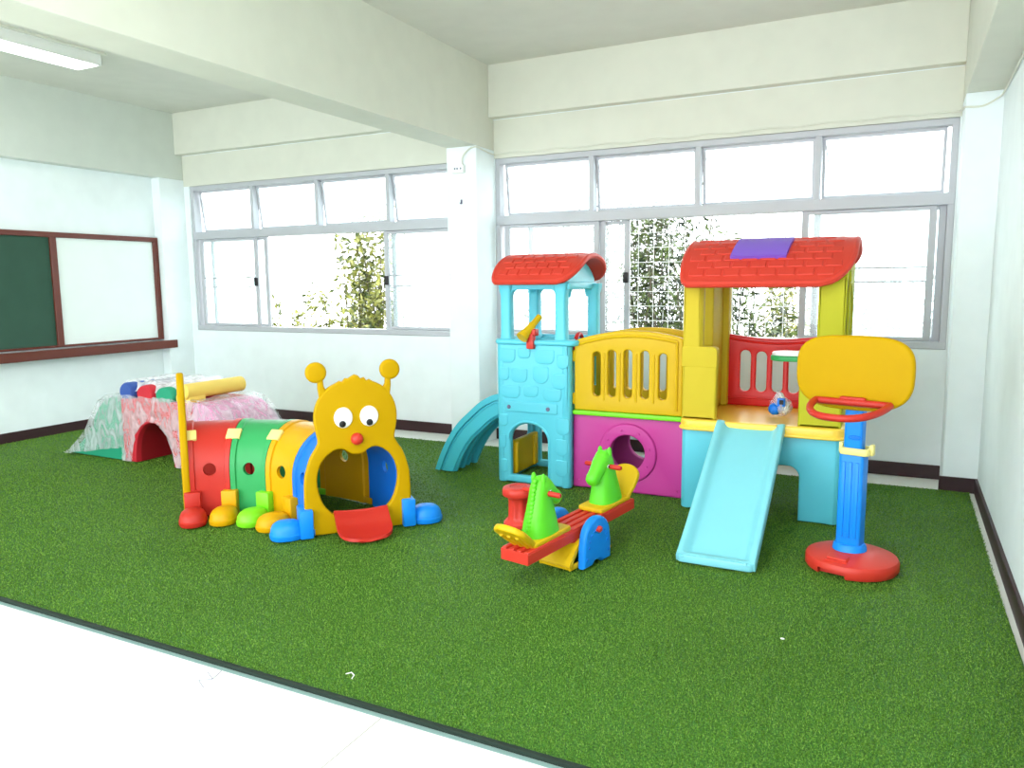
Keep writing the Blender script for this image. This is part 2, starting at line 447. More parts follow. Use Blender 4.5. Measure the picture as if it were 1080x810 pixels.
# ------------------------------------------------------------------ turf mat, edging
mat_poly = [(XL + .02, 2.03), (XR - .03, 2.03), (XR - .035, 3.1), (XR - .05, 4.2), (XR - .05, 6.02), (XL + .02, 6.0)]
def turf_base():
    bm = bmesh.new()
    lo = [bm.verts.new((x, y, FZ)) for x, y in mat_poly]; hi = [bm.verts.new((x, y, -.012)) for x, y in mat_poly]
    bm.faces.new(hi); bm.faces.new(lo[::-1]); n = len(lo)
    for i in range(n): bm.faces.new((lo[i], lo[(i + 1) % n], hi[(i + 1) % n], hi[i]))
    return bm2me(bm)
t = thing('turf_mat', 'big green artificial turf mat covering the play area floor', 'rug', (-3.5, 4, FZ))
link('mat_base', turf_base(), M['turf'], t, smooth=False)
def blades():
    P = []
    n = 700000
    xs = rng.uniform(XL + .02, XR - .045, n * 2); ys = rng.uniform(2.032, 6.01, n * 2)
    keep = rng.uniform(0, 1, n * 2) < np.clip((2.9 / np.hypot(xs, ys)) ** 1.7, .14, 1) * 1.0
    # outside the view cone (to the far left front) blades are not needed
    ang = np.degrees(np.arctan2(-xs, ys)); keep &= ang < 63
    xs, ys = xs[keep][:n], ys[keep][:n]; n = len(xs)
    d = np.hypot(xs, ys)
    w = .0012 * (d / 2.6); h = rng.uniform(.004, .0115, n)
    th = rng.uniform(0, 2 * PI, n); lean = rng.uniform(.001, .007, n); ph = rng.uniform(0, 2 * PI, n)
    v = np.empty((n, 3, 3))
    v[:, 0] = np.c_[xs - np.cos(th) * w, ys - np.sin(th) * w, np.full(n, -.0125)]
    v[:, 1] = np.c_[xs + np.cos(th) * w, ys + np.sin(th) * w, np.full(n, -.0125)]
    v[:, 2] = np.c_[xs + np.cos(ph) * lean, ys + np.sin(ph) * lean, -.012 + h]
    me = bpy.data.meshes.new('m'); me.vertices.add(3 * n); me.vertices.foreach_set('co', v.reshape(-1))
    me.loops.add(3 * n); me.loops.foreach_set('vertex_index', np.arange(3 * n, dtype=np.int32))
    me.polygons.add(n); me.polygons.foreach_set('loop_start', np.arange(0, 3 * n, 3, dtype=np.int32))
    me.update(calc_edges=True)
    return me
g = link('turf_blades', blades(), M['blade'], t, smooth=False); g['kind'] = 'stuff'
link('mat_edging', box(XL + .02, XR - .03, 1.992, 2.012, FZ, -.0185, .0005, 1), M['edge_strip'], t, smooth=False)
link('mat_hem', box(XL + .02, XR - .03, 2.013, 2.032, FZ, -.0045, .001, 1), M['backing'], t, smooth=False)
OFF = Vector((0, 0, 0))

# small scraps lying about
single('litter_scrap', tube([(-1.78, 2.13, .014), (-1.765, 2.145, .016), (-1.745, 2.135, .015), (-1.74, 2.115, .012)], .0022, 6), M['white_plastic'], 'tiny curl of white plastic on the turf near the pale floor', 'litter')
single('litter_scrap', join(box(-.43, -.35, 5.66, 5.667, .008, .013), box(-.40, -.38, 5.65, 5.68, .009, .014)), M['white_plastic'], 'tiny white strip on the turf between basketball stand and window wall', 'litter')
single('litter_scrap', sphere((-.366, 3.126, .014), .006, (1.5, 1, .5), 10), M['white_plastic'], 'tiny white speck on the turf in front of the basketball stand', 'litter')
single('floor_crack', join(tube([(-2.27, 1.99, FZ + .0005), (-2.25, 1.93, FZ + .0005), (-2.29, 1.90, FZ + .0005), (-2.23, 1.87, FZ + .0005)], .0018, 4), tube([(-2.25, 1.93, FZ + .0005), (-2.31, 1.96, FZ + .0005)], .0015, 4)),
       M['bolt'], 'thin squiggly crack in the pale floor at the turf edge', 'crack')

# ------------------------------------------------------------------ board on the left wall
bx = XL; y0, y1, yd = 1.9, 6.045, 4.84; bz0, bz1 = .855, 1.985
t = thing('classroom_board', 'brown framed board with green chalkboard half and whiteboard half on left wall', 'board', (bx, (y0 + y1) / 2, bz0))
fw = .05
link('frame', join(box(bx, bx + .047, y0 + .001, y1 - .001, bz1 - fw, bz1 + .001, .004, 1), box(bx, bx + .047, y0 + .001, y1 - .001, bz0 - .001, bz0 + .02, .004, 1), box(bx, bx + .045, y0, y0 + fw, bz0, bz1, .004, 1),
                   box(bx, bx + .045, y1 - fw - .01, y1, bz0, bz1, .004, 1), box(bx, bx + .045, yd - .03, yd + .035, bz0, bz1, .004, 1)), M['brown'], t, smooth=False)
link('chalkboard', box(bx + .005, bx + .022, y0 + .03, yd, bz0 + .01, bz1 - .02), M['chalk'], t, smooth=False, label='green chalkboard surface')
link('whiteboard', box(bx + .005, bx + .022, yd, y1 - .03, bz0 + .01, bz1 - .02), M['whiteboard'], t, smooth=False, label='white board surface')
link('chalk_tray', join(box(bx, bx + .16, y0, y1 - .001, bz0 - .10, bz0 - .085, .004, 1), box(bx + .14, bx + .16, y0, y1 + .085, bz0 - .10, bz0 - .012, .003, 1), box(bx, bx + .14, y0, y1 - .001, bz0 - .035, bz0 - .02, .003, 1)), M['brown'], t, smooth=False)

# ------------------------------------------------------------------ ceiling light, sockets, cables
def ceiling_light(cx, cy0, cy1, label):
    t = thing('ceiling_light', label, 'ceiling light', (cx, (cy0 + cy1) / 2, ZC))
    link('housing', join(box(cx - .15, cx + .15, cy0, cy1, ZC - .045, ZC + .005), box(cx - .152, cx - .135, cy0 - .001, cy1 + .001, ZC - .09, ZC - .02), box(cx + .135, cx + .152, cy0 - .001, cy1 + .001, ZC - .09, ZC - .02),
                         box(cx - .149, cx + .149, cy0 - .003, cy0 + .012, ZC - .089, ZC - .021), box(cx - .149, cx + .149, cy1 - .012, cy1 + .003, ZC - .089, ZC - .021)), M['white_plastic'], t, smooth=False)
    link('diffuser', box(cx - .134, cx + .134, cy0 + .013, cy1 - .013, ZC - .086, ZC - .05, .006, 2), M['tube'], t, label='glowing white tubes')
ceiling_light(-6.2, 2.9, 4.46, 'long lit fluorescent ceiling light above the chalkboard bay')
OFF = Vector((0, 0, 0))
single('ceiling_conduit', box(-6.0, -5.975, 1.5, 4.46, ZC - .018, ZC + .004), M['beam'], 'thin cable conduit running along the ceiling beside the fluorescent light', 'conduit', smooth=False)
t = thing('power_socket', 'white surface socket box high on the middle column', 'socket', (-3.56, 6.05, 2.45))
link('socket_box', box(-3.615, -3.495, 6.008, 6.05, 2.41, 2.485, .008, 2), M['white_plastic'], t)
for x_ in (-3.585, -3.56, -3.525): link('socket_hole', box(x_, x_ + .012, 6.005, 6.01, 2.44, 2.455), M['bolt'], t, smooth=False)
OFF = Vector((0, 0, 0))
cab = [(-3.52, 6.035, 2.485), (-3.518, 6.03, 2.53), (-3.49, 6.028, 2.575), (-3.44, 6.028, 2.61), (-3.395, 6.03, 2.622), (-3.37, 6.05, 2.622), (-3.368, 6.15, 2.61), (-3.368, 6.27, 2.60), (-3.36, 6.355, 2.60), (-3.3, 6.362, 2.602)]
cp = [spline(cab, i / 40) for i in range(41)]
for i in range(1, 40):
    cp.append(Vector((-3.3 + i * .0905, 6.365, 2.602 + .006 * math.sin(i * 1.3))))
cp += [spline([(.25, 6.36, 2.60), (.29, 6.30, 2.59), (.297, 6.1, 2.57), (.31, 6.038, 2.565), (.40, 6.03, 2.56), (.48, 6.03, 2.60), (.508, 5.9, 2.62), (.508, 5.0, 2.63)], i / 24) for i in range(25)]
single('wall_cable', tube(cp, .006, 8), M['beam'], 'thin white cable from the column socket along the top of the right-hand window', 'cable')
t = thing('wall_hook', 'tiny metal hook on the middle column below the socket', 'hook', (-3.54, 6.05, 2.15))
link('hook_plate', box(-3.548, -3.532, 6.042, 6.05, 2.145, 2.185, .003, 1), M['bolt'], t)
link('hook_bend', tube([(-3.54, 6.04, 2.16), (-3.54, 6.025, 2.145), (-3.54, 6.018, 2.155)], .003, 6), M['bolt'], t)
OFF = Vector((0, 0, 0))

# ------------------------------------------------------------------ PLAYSET
ps = thing('playset', 'large plastic play centre with tower, bridge, tunnel, playhouse and slide', 'playset', (-1.6, 5.2, 0))
# tower wall
def tower_wall():
    yf, yb, xl, xr = 4.955, 5.47, -2.585, -2.055
    parts = [panel([rrect(-2.60, -2.04, .0, 1.035, (.02, .02, .01, .01)), arch(-2.507, -2.212, .055, .32, .44)], .06, at(0, yf, 0, XZ), .02, 3),
             panel([rrect(-2.60, -2.04, .0, 1.035, .01), arch(-2.507, -2.212, .055, .32, .44)], .05, at(0, yb, 0, XZ), .015),
             panel([rrect(yf, yb, .0, 1.035, .01), rrect(5.03, 5.40, .62, 1.0, .04), rrect(5.06, 5.40, .26, .52, .04)], .05, at(xl + .01, 0, 0, YZ), .015),
             panel([rrect(yf, yb, .0, 1.035, .01), rrect(5.04, 5.41, .05, .50, .06), rrect(5.04, 5.41, .57, 1.03, .04)], .05, at(xr - .02, 0, 0, YZ), .015)]
    for x in (xl + .01, xr - .02):
        for y in (yf + .005, yb - .005):
            parts.append(lathe([(.036, 0), (.04, .01), (.04, 1.03), (.036, 1.035)], 20, at(x, y, 0)))
    # rolled rim round the top
    rim = rrect(-2.615, -2.005, 4.925, 5.50, .05, 6)
    parts.append(tube([(x, y, 1.03) for x, y in rim], .021, 10, closed=True))
    # recess ledge with bolts' seat
    parts.append(panel([rrect(-2.545, -2.13, .525, .60, .015)], .012, at(0, yf - .033, 0, XZ), .005))
    # arch surround
    A = [(u, 4.925, v) for u, v in arch(-2.522, -2.197, .05, .32, .458)]
    parts.append(tube(A[1:], .009, 8))
    # moulded stones
    st = [(-2.52, .93, .12, .10), (-2.39, .95, .10, .07), (-2.23, .93, .15, .10), (-2.09, .90, .09, .10), (-2.55, .80, .08, .10), (-2.43, .79, .13, .10), (-2.26, .80, .12, .12), (-2.12, .76, .10, .11),
          (-2.50, .67, .15, .09), (-2.34, .68, .12, .08), (-2.17, .66, .14, .09), (-2.56, .46, .07, .09), (-2.09, .44, .10, .12), (-2.10, .29, .09, .12), (-2.10, .14, .09, .12), (-2.565, .30, .05, .10), (-2.56, .12, .05, .10)]
    for x, z, w, h in st:
        parts.append(panel([rrect(x - w / 2, x + w / 2, z - h / 2, z + h / 2, (min(w, h) * .45, min(w, h) * .45, .012, .012), 6)], .014, at(0, yf - .029, 0, XZ), .005))
    return join(*parts)
tw = link('tower_wall', tower_wall(), M['cyan'], ps, label='light turquoise tower body with moulded stones and arched doorway')
for x in (-2.51, -2.201):
    link('bolt', lathe([(.015, 0), (.015, .006), (.009, .011), (.002, .011)], 16, at(x, 4.918, .56) @ Matrix.Rotation(R(90), 4, 'X')), M['bolt'], tw)
link('climbing_board', join(box(-2.56, -2.52, 4.99, 5.44, .03, .285, .01, 2), box(-2.54, -2.50, 5.03, 5.07, .04, .27, .01, 2), box(-2.54, -2.50, 5.34, 5.38, .04, .27, .01, 2)), M['yellow'], ps, label='yellow low panel inside the tower')
for x, y in ((-2.545, 4.975), (-2.118, 4.975), (-2.545, 5.45), (-2.06, 5.45)):
    link('tower_post', loft([ellring((x, y, z), (1, 0, 0), (0, 1, 0), w, w, 20, 4) for z, w in ((1.02, .052), (1.06, .044), (1.10, .041), (1.36, .041), (1.40, .05), (1.44, .055))]), M['cyan'], ps)
hd = [panel([rrect(-2.59, -2.075, 1.34, 1.47, .005), rrect(-2.505, -2.158, 1.2, 1.415, .045)][:1], .001, at(0, 0, -9, XZ))]
def header(u0, u1, mtx):
    # lintel with rounded haunches over an opening
    P = [(u0, 1.45), (u0, 1.33)] + [(u0 + .045 * (1 - math.cos(a)) , 1.33 + .06 + .0 - .06 * (1 - math.sin(a))) for a in [i / 6 * PI / 2 for i in range(7)]]
    P = [(u0, 1.45), (u0, 1.345)] + [(u0 + .045 - .045 * math.cos(i / 6 * PI / 2), 1.345 + .055 * math.sin(i / 6 * PI / 2)) for i in range(1, 7)]
    Q = [(u0 + u1 - a, b) for a, b in P[::-1]]
    return panel([P + Q], .05, mtx, .008)
def gable(x):
    P = [(4.95, 1.43), (5.48, 1.43)] + [(5.48 - .53 * i / 14, 1.475 + .125 * math.sin(PI * i / 14) ** .8) for i in range(15)]
    return panel([P], .045, at(x, 0, 0, YZ), .008)
link('tower_header', join(header(-2.505, -2.155, at(0, 4.975, 0, XZ)), header(-2.505, -2.10, at(0, 5.45, 0, XZ)), header(5.015, 5.41, at(-2.545, 0, 0, YZ)), header(5.015, 5.41, at(-2.09, 0, 0, YZ)), gable(-2.545), gable(-2.09),
                          box(-2.13, -2.05, 4.95, 5.48, 1.40, 1.45, .01, 2)), M['cyan'], ps)

# roofs: convex vaults with rounded corners and raised shingles
def vault(xa, xb, ya, yb, ze, zr, zback, pw=2.0, cr=.16, thick=.034, sx=.11, seed=1):
    yc = ya + (yb - ya) * .52
    def prof(v):
        y = ya + (yb - ya) * v
        if y < yc: q = (yc - y) / (yc - ya); z = ze + (zr - ze) * (1 - q ** pw)
        else: q = (y - yc) / (yb - yc); z = zback + (zr - zback) * (1 - q ** pw)
        return y, z
    def xr_(v):
        # shrink in x near the eaves (rounded corners)
        e = min(v, 1 - v) * (yb - ya)
        s = 0 if e >= cr * 1.3 else cr * (1 - math.sqrt(max(0, 1 - (1 - e / (cr * 1.3)) ** 2)))
        return xa + s * .35, xb - s
    def f(a, b):
        v = .5 - .5 * math.cos(PI * b); v = .5 * v + .5 * b
        y, z = prof(v); x0, x1 = xr_(v)
        return (x0 + (x1 - x0) * a, y, z)
    sk = solid(surf(f, 36, 44), thick, -1 if False else 0)
    # rolled lip round the edge
    lip = [f(a / 30, 0) for a in range(31)] + [f(1, b / 30) for b in range(1, 31)] + [f(1 - a / 30, 1) for a in range(1, 31)] + [f(0, 1 - b / 30) for b in range(1, 30)]
    parts = [sk, tube(lip, thick * .62, 8, closed=True)]
    # shingles on both slopes
    L = [prof(i / 200) for i in range(201)]
    s = [0]
    for p, q in zip(L, L[1:]): s.append(s[-1] + math.hypot(q[0] - p[0], q[1] - p[1]))
    tot = s[-1]; row = 0; d = .045
    rnd = random.Random(seed)
    while d < tot - .05:
        v0 = next(i for i, q in enumerate(s) if q >= d) / 200; v1 = next((i for i, q in enumerate(s) if q >= d + .062), 200) / 200
        y0_, z0_ = prof(v0); y1_, z1_ = prof(v1); ym, zm = (y0_ + y1_) / 2, (z0_ + z1_) / 2
        ang = math.atan2(z1_ - z0_, y1_ - y0_)
        xa_, xb_ = xr_((v0 + v1) / 2); x = xa_ + .03 + (row % 2) * sx * .5
        while x + sx < xb_ - .02:
            w = sx - .014
            b = box(-w / 2, w / 2, -.029, .029, -.004, .006, .004, 1, at(x + sx / 2, ym, zm + .0) @ Matrix.Rotation(ang, 4, 'X') @ Matrix.Translation((0, 0, thick / 2)))
            parts.append(b); x += sx
        d += .07; row += 1
    return join(*parts), prof
rm, _ = vault(-2.625, -1.985, 4.865, 5.58, 1.455, 1.635, 1.475, 2.2, .13, .034, .085)
link('tower_roof', rm, M['roof_red'], ps, label='red arched shingle roof of the tower', ang=30)
rm, hprof = vault(-1.24, -.262, 4.725, 5.60, 1.43, 1.69, 1.50, 1.75, .17, .036, .105)
hr = link('house_roof', rm, M['roof_red'], ps, label='red arched shingle roof of the playhouse', ang=30)
def skylight():
    P = []
    def f(a, b):
        v = (.17 + .24 * b); y, z = hprof(v)
        x = -.955 + .325 * a + .02 * b
        return (x, y - .012, z + .026)
    return solid(surf(f, 6, 8), .028, 0)
link('skylight', skylight(), M['purple'], hr, label='purple skylight panel', ang=50)

# telescope on its bracket, steering wheel
tb = link('telescope_bracket', join(box(-2.355, -2.30, 4.885, 4.935, .985, 1.09, .008, 2), box(-2.345, -2.29, 4.90, 4.97, 1.075, 1.125, .01, 2)), M['red'], ps, label='red bracket on the tower rim')
p0, p1 = Vector((-2.368, 4.85, 1.07)), Vector((-2.30, 5.0, 1.21)); dv = (p1 - p0)
link('telescope', join(tube([p0, p0 + dv * .18, p0 + dv * .2, p0 + dv * .6, p0 + dv * .62, p1], [.04, .036, .030, .027, .023, .022], 20),
                       tube([p0 - dv * .02, p0 + dv * .04], [.043, .043], 20)), M['yellow'], tb, label='yellow telescope')
sw = link('steering_wheel', join(tube([(-2.10, 5.25 + .065 * math.cos(a), 1.01 + .065 * math.sin(a)) for a in [i / 24 * 2 * PI for i in range(24)]], .016, 8, closed=True),
                                 box(-2.112, -2.09, 5.19, 5.31, .998, 1.022, .006, 2), lathe([(.03, -.02), (.03, .02)], 20, at(-2.10, 5.25, 1.01, YZ))), M['rail_red'], ps, label='red wheel inside the tower window')
for z_ in (.60, .93): link('connector', box(-2.045, -2.01, 5.0, 5.06, z_, z_ + .07, .006, 2), M['rail_red'], ps, label='small red connector')

# curved climbing slide on the tower's left
OUT = [(-3.20, 0), (-3.155, .115), (-3.087, .247), (-2.999, .369), (-2.895, .466), (-2.802, .545), (-2.694, .603), (-2.60, .625)]
def arc_band(y0, y1, d0, d1, ex=0.0):
    rings = []
    for i in range(29):
        p = spline([(a, b, 0) for a, b in OUT], i / 28); q = spline([(a, b, 0) for a, b in OUT], min(1, i / 28 + .01)); o = spline([(a, b, 0) for a, b in OUT], max(0, i / 28 - .01))
        tn = (q - o).normalized(); nx, nz = tn.y, -tn.x     # inward normal
        k = (d1 - d0) / 2; c = (p.x + nx * (d0 + k), p.y + nz * (d0 + k))
        zz = lambda z: max(z, 0.0)
        ring = []
        for s_, yy in ((-1, y0 + .01), (-.85, y0), (.85, y0), (1, y0 + .01), (1, y1 - .01), (.85, y1), (-.85, y1), (-1, y1 - .01)):
            ring.append((c[0] + nx * k * s_, yy, zz(c[1] + nz * k * s_)))
        rings.append(ring)
    return loft(rings)
link('curved_slide', join(arc_band(5.03, 5.07, -.005, .155), arc_band(5.012, 5.04, -.018, .03), arc_band(5.018, 5.03, .045, .14), arc_band(5.07, 5.35, .03, .055), arc_band(5.15, 5.19, .02, .15), arc_band(5.25, 5.28, .02, .14), arc_band(5.34, 5.38, -.005, .155), arc_band(5.33, 5.39, -.018, .022),
                          *[box(-.016, .016, 5.06, 5.35, -.01, .012, .005, 1, at(p.x + .03, 0, p.y - .0)) for p in [spline([(a, b, 0) for a, b in OUT], i / 8) for i in range(1, 8)]]),
     M['teal'], ps, label='teal curved climber on the left of the tower', ang=40)

# bridge
def bridge_panel(y):
    x0, x1 = -2.025, -1.262; top = []
    for i in range(25):
        a = i / 24; x = x1 + (x0 - x1) * a
        top.append((x, 1.045 + .03 * (1 - a) + .062 * math.sin(PI * a) ** .8))
    L = [(x0, .562), (x1, .562)] + top
    holes = []
    for i, x in enumerate((-1.862, -1.752, -1.638, -1.520, -1.396)):
        zt = .945 + .045 * math.sin(PI * (x - x0) / (x1 - x0)) + .006 * i / 4
        holes.append(rrect(x - .029, x + .029, .665, zt, .0285, 6))
    me = [panel([L] + holes, .05, at(0, y, 0, XZ), .012, 3)]
    rib = [(x, y - .025, z - .035) for x, z in top[1:-1]]
    me.append(tube(rib, .012, 8))
    me.append(tube([(x1 - .04, y - .025, .60), (x1 - .04, y - .025, 1.05)], .012, 8))
    for x in (-1.807, -1.695, -1.579, -1.458):
        me.append(tube([(x, y - .022, .64), (x, y - .024, .97)], .010, 8))
    me.append(box(x0 - .02, x0 + .03, y - .02, y + .02, .60, .68, .008, 2)); me.append(box(x0 - .02, x0 + .03, y - .02, y + .02, .90, .98, .008, 2))
    return join(*me)
link('bridge_railing', bridge_panel(5.0), M['yellow'], ps, label='yellow slatted bridge side facing the room')
link('bridge_railing', bridge_panel(5.42), M['yellow'], ps)
link('bridge_deck', box(-2.035, -1.25, 4.965, 5.46, .528, .560, .008, 2), M['lime'], ps, label='lime green bridge floor')
def tunnel_panel(y, ring=True):
    me = [panel([rrect(-2.045, -1.252, 0, .528, .008), circ(-1.64, .28, .125, 40)], .05, at(0, y, 0, XZ), .01)]
    if ring:
        me.append(panel([circ(-1.64, .28, .205, 48), circ(-1.64, .28, .124, 48)], .03, at(0, y - .03, 0, XZ), .012, 3))
        me.append(tube([(-1.64 + .197 * math.cos(a), y - .026, .28 + .197 * math.sin(a)) for a in [i / 48 * 2 * PI for i in range(48)]], .010, 8, closed=True))
        for i in range(8):
            a = i / 8 * 2 * PI + .25; me.append(sphere((-1.64 + .163 * math.cos(a), y - .046, .28 + .163 * math.sin(a)), .009, (1, .6, 1), 12))
        for x, z in ((-2.0, .05), (-1.29, .05)): me.append(sphere((x, y - .028, z), .009, (1, .6, 1), 12))
    return join(*me)
link('tunnel_panel', tunnel_panel(5.03), M['magenta'], ps, label='magenta panel with round porthole under the bridge')
link('tunnel_panel', tunnel_panel(5.42, False), M['magenta'], ps)

# house base
def base():
    c = []
    H = .517
    fr = [rrect(-1.215, -.285, 0, H, (.012, .02, .01, .01)), rrect(-.98, -.506, -.0001, .335, (.0001, .0001, .07, .07), 6)]
    # legs are open at the floor: outline drawn round the opening
    def portal(u0, u1, o0, o1, zt, r=.07):
        P = [(u0, 0), (o0, 0), (o0, zt - r)] + [(o0 + r - r * math.cos(i / 6 * PI / 2), zt - r + r * math.sin(i / 6 * PI / 2)) for i in range(1, 7)]
        P += [(o1 - r + r * math.sin(i / 6 * PI / 2), zt - r + r * math.cos(i / 6 * PI / 2)) for i in range(0, 7)] + [(o1, 0), (u1, 0), (u1, H), (u0, H)]
        return panel([P], .05, XY, .012)
    a = portal(-1.205, -.30, -.98, -.506, .335); a.transform(at(0, 4.845, 0, XZ)); c.append(a)
    a = portal(-1.205, -.30, -1.0, -.49, .335); a.transform(at(0, 5.50, 0, XZ)); c.append(a)
    for x in (-1.19, -.315):
        a = portal(4.845, 5.50, 5.0, 5.36, .37); a.transform(at(x, 0, 0, YZ)); c.append(a)
    for x in (-1.185, -.322):
        for y in (4.862, 5.485): c.append(lathe([(.038, 0), (.042, .008), (.042, .512), (.04, H)], 20, at(x, y, 0)))
    return join(*c)
link('house_base', base(), M['cyan'], ps, label='turquoise four-legged base of the playhouse')
def deckplate():
    return join(panel([rrect(-1.235, -.262, 4.785, 5.56, .07, 8)], .068, at(0, 0, .550), .014, 3), panel([rrect(-1.245, -.252, 4.775, 5.57, .075, 8)], .02, at(0, 0, .527), .008, 2))
link('house_deck', deckplate(), M['amber'], ps, label='yellow platform floor')
# lemon walls
def house_wall(side):
    m = []
    if side < 0:
        xo, xi, xw = -1.225, -1.112, -1.012
    else:
        xo, xi, xw = -.285, -.438, -.525
    # front post: wide below, narrow above
    a, b, w = sorted((xo, xi))[0], sorted((xo, xi))[1], xw
    lo = (xo, xw) if side < 0 else (xw, xo)
    rr = (.005, .005, .03, .01) if side < 0 else (.005, .005, .01, .03)
    m.append(panel([rrect(lo[0], lo[1], .583, 1.04, rr)], .075, at(0, 4.85, 0, XZ), .014, 3))
    m.append(panel([rrect(lo[0] - .002, lo[1] + .002, .915, 1.043, rr)], .079, at(0, 4.85, 0, XZ), .003, 2))
    hi = (xo, xi) if side < 0 else (xi, xo)
    m.append(panel([rrect(hi[0], hi[1], 1.0, 1.47, .008)], .075, at(0, 4.85, 0, XZ), .014, 3))
    # side wall with arched window
    xm = (xo + (-1.105 if side < 0 else -.385)) / 2; th = abs(xo - (-1.105 if side < 0 else -.385))
    y0, y1 = 4.83, 5.53; n = 12
    def ztop(y): return hprof(min(max((y - 4.725) / .875, 0), 1))[1] - .012
    out = [(y0, .583), (y1, .583)] + [(y1 + (y0 - y1) * i / n, ztop(y1 + (y0 - y1) * i / n)) for i in range(n + 1)]
    m.append(panel([out, rrect(4.895, 5.13, 1.02, 1.50, .02)], th, at(xm, 0, 0, YZ), .012, 3))
    if side > 0:
        A = [(-.283, u, v) for u, v in arch(4.87, 5.23, .98, 1.27, 1.43)]
        m.append(tube(A[1:] + A[:1], .008, 8))
    # inner/back corner post
    m.append(box(min(xo, xo + .16 * -side), max(xo, xo + .16 * -side), 5.43, 5.53, .583, 1.52, .014, 3))
    return join(*m)
link('house_wall', house_wall(-1), M['lemon'], ps, label='lemon yellow wall beside the bridge')
link('house_wall', house_wall(1), M['lime_yellow'], ps, label='lime tinted yellow wall behind the basketball backboard')
def rail():
    x0, x1 = -1.085, -.42; top = [(x1 + (x0 - x1) * i / 20, 1.085 - .032 * math.sin(PI * i / 20)) for i in range(21)]
    L = [(x0, .585), (x1, .585)] + top
    hs = [rrect(x - .0365, x + .0365, .685, .985 - .022 * math.sin(PI * (x - x0) / (x1 - x0)), .036, 6) for x in (-.955, -.848, -.741, -.634, -.527)]
    return join(panel([L] + hs, .045, at(0, 5.50, 0, XZ), .01, 3), tube([(x, 5.478, z - .03) for x, z in top], .009, 8), tube([(x0, 5.478, .64), (x1, 5.478, .64)], .007, 8))
link('back_rail', rail(), M['rail_red'], ps, label='red slotted rail at the back of the playhouse')
sh = link('shelf', panel([rrect(-.735, -.40, 5.08, 5.30, (.10, .01, .01, .10), 8)], .02, at(0, 0, .985), .006), M['white_plastic'], ps, label='white topped shelf')
link('shelf_edge', panel([rrect(-.742, -.40, 5.07, 5.31, (.105, .01, .01, .105), 8)], .032, at(0, 0, .958), .006), M['green'], sh, label='green shelf rim')

# slide
SP = [(4.80, .592), (4.765, .590), (4.70, .555), (4.55, .462), (4.30, .308), (4.10, .19), (3.98, .12), (3.90, .078), (3.855, .052), (3.835, .045)]
def slide():
    tot = 1.0
    def f(a, b):
        p = spline([(y, z, 0) for y, z in SP], a); q = spline([(y, z, 0) for y, z in SP], min(1, a + .01)); o = spline([(y, z, 0) for y, z in SP], max(0, a - .01))
        tn = (q - o).normalized(); ny, nz = -tn.y, tn.x
        if nz < 0: ny, nz = -ny, -nz
        hw = .201
        e = (1 - a) * 1.13
        if e < .05: hw -= .035 * (1 - math.sqrt(max(0, 1 - (1 - e / .05) ** 2)))
        # across: skirt - lip - trough - lip - skirt
        prof = [(-1, -.05), (-1.0, -.012), (-.985, 0), (-.95, .004), (-.86, .002), (-.80, -.008), (-.70, -.034), (-.62, -.042), (-.3, -.045), (0, -.045), (.3, -.045), (.62, -.042), (.70, -.034), (.80, -.008), (.86, .002), (.95, .004), (.985, 0), (1.0, -.012), (1, -.05)]
        k = b * (len(prof) - 1); i = min(int(k), len(prof) - 2); u = k - i
        s = prof[i][0] * (1 - u) + prof[i + 1][0] * u; dz = prof[i][1] * (1 - u) + prof[i + 1][1] * u
        # end lip closes the trough
        t_ = min(1, max(0, (e - .11) / .07)); t_ = t_ * t_ * (3 - 2 * t_)
        if abs(s) < .86: dz = dz * t_ + (.002 - 0) * (1 - t_)
        t2 = min(1, max(0, (a - .0) / .06))
        if abs(s) > .7: dz = dz * (.35 + .65 * t2)
        x = -.786 - .006 + s * hw
        return (x, p.x + ny * dz, max(p.y + nz * dz, .004))
    g = surf(f, 70, 36)
    m = solid(g, .016, 1)
    # front skirt under the end lip
    return m
sl = link('slide', slide(), M['pale_cyan'], ps, label='pale turquoise slide with raised sides', ang=60)
def skirt():
    R_ = []
    for s in (0, 1):
        pass
    P = rrect(-.99, -.594, 3.832, 3.90, (.035, .035, .002, .002), 6)
    return panel([P], .042, at(0, 0, .0215), .008, 2)
link('slide_foot', skirt(), M['pale_cyan'], sl)
OFF = Vector((0, 0, 0))

# bag on the deck
bag = thing('plastic_bag', 'crumpled clear bag with blue and white pieces on the playhouse platform', 'bag', (-.66, 5.12, .585))
bm = bmesh.new(); bmesh.ops.create_icosphere(bm, subdivisions=4, radius=1)
rb = random.Random(3); sd = [Vector((rb.uniform(-1, 1), rb.uniform(-1, 1), rb.uniform(-1, 1))).normalized() for _ in range(46)]
for v in bm.verts:
    d = max(v.co.normalized().dot(s) for s in sd); k = .72 + .5 * (1 - d) * 4 * .5
    z = v.co.z
    v.co = Vector((v.co.x * .085 * k, v.co.y * .07 * k, (v.co.z * .085 + .085) * k))
    if z > .6: v.co.x *= .45; v.co.y *= .5; v.co.z += .03; v.co.x -= .015
zmin = min(v.co.z for v in bm.verts)
for v in bm.verts: v.co += Vector((-.66, 5.12, .587 - zmin))
link('bag_film', bm2me(bm), M['bag'], bag, ang=20)
link('blue_pieces', join(sphere((-.695, 5.10, .635), .042, (1, 1, .95), 14), box(-.68, -.63, 5.065, 5.08, .655, .71, .006, 2, None)), M['blue'], bag, label='blue pieces in the bag')
link('label_card', box(-.665, -.64, 5.05, 5.056, .672, .70, .002, 1), M['black'], bag, smooth=False, label='dark little card')
link('white_pieces', join(sphere((-.64, 5.13, .645), .035, (1, 1, 1.2), 12), sphere((-.665, 5.13, .70), .022, (1, 1, 1.8), 12)), M['white_plastic'], bag, label='white pieces in the bag')
OFF = Vector((0, 0, 0))

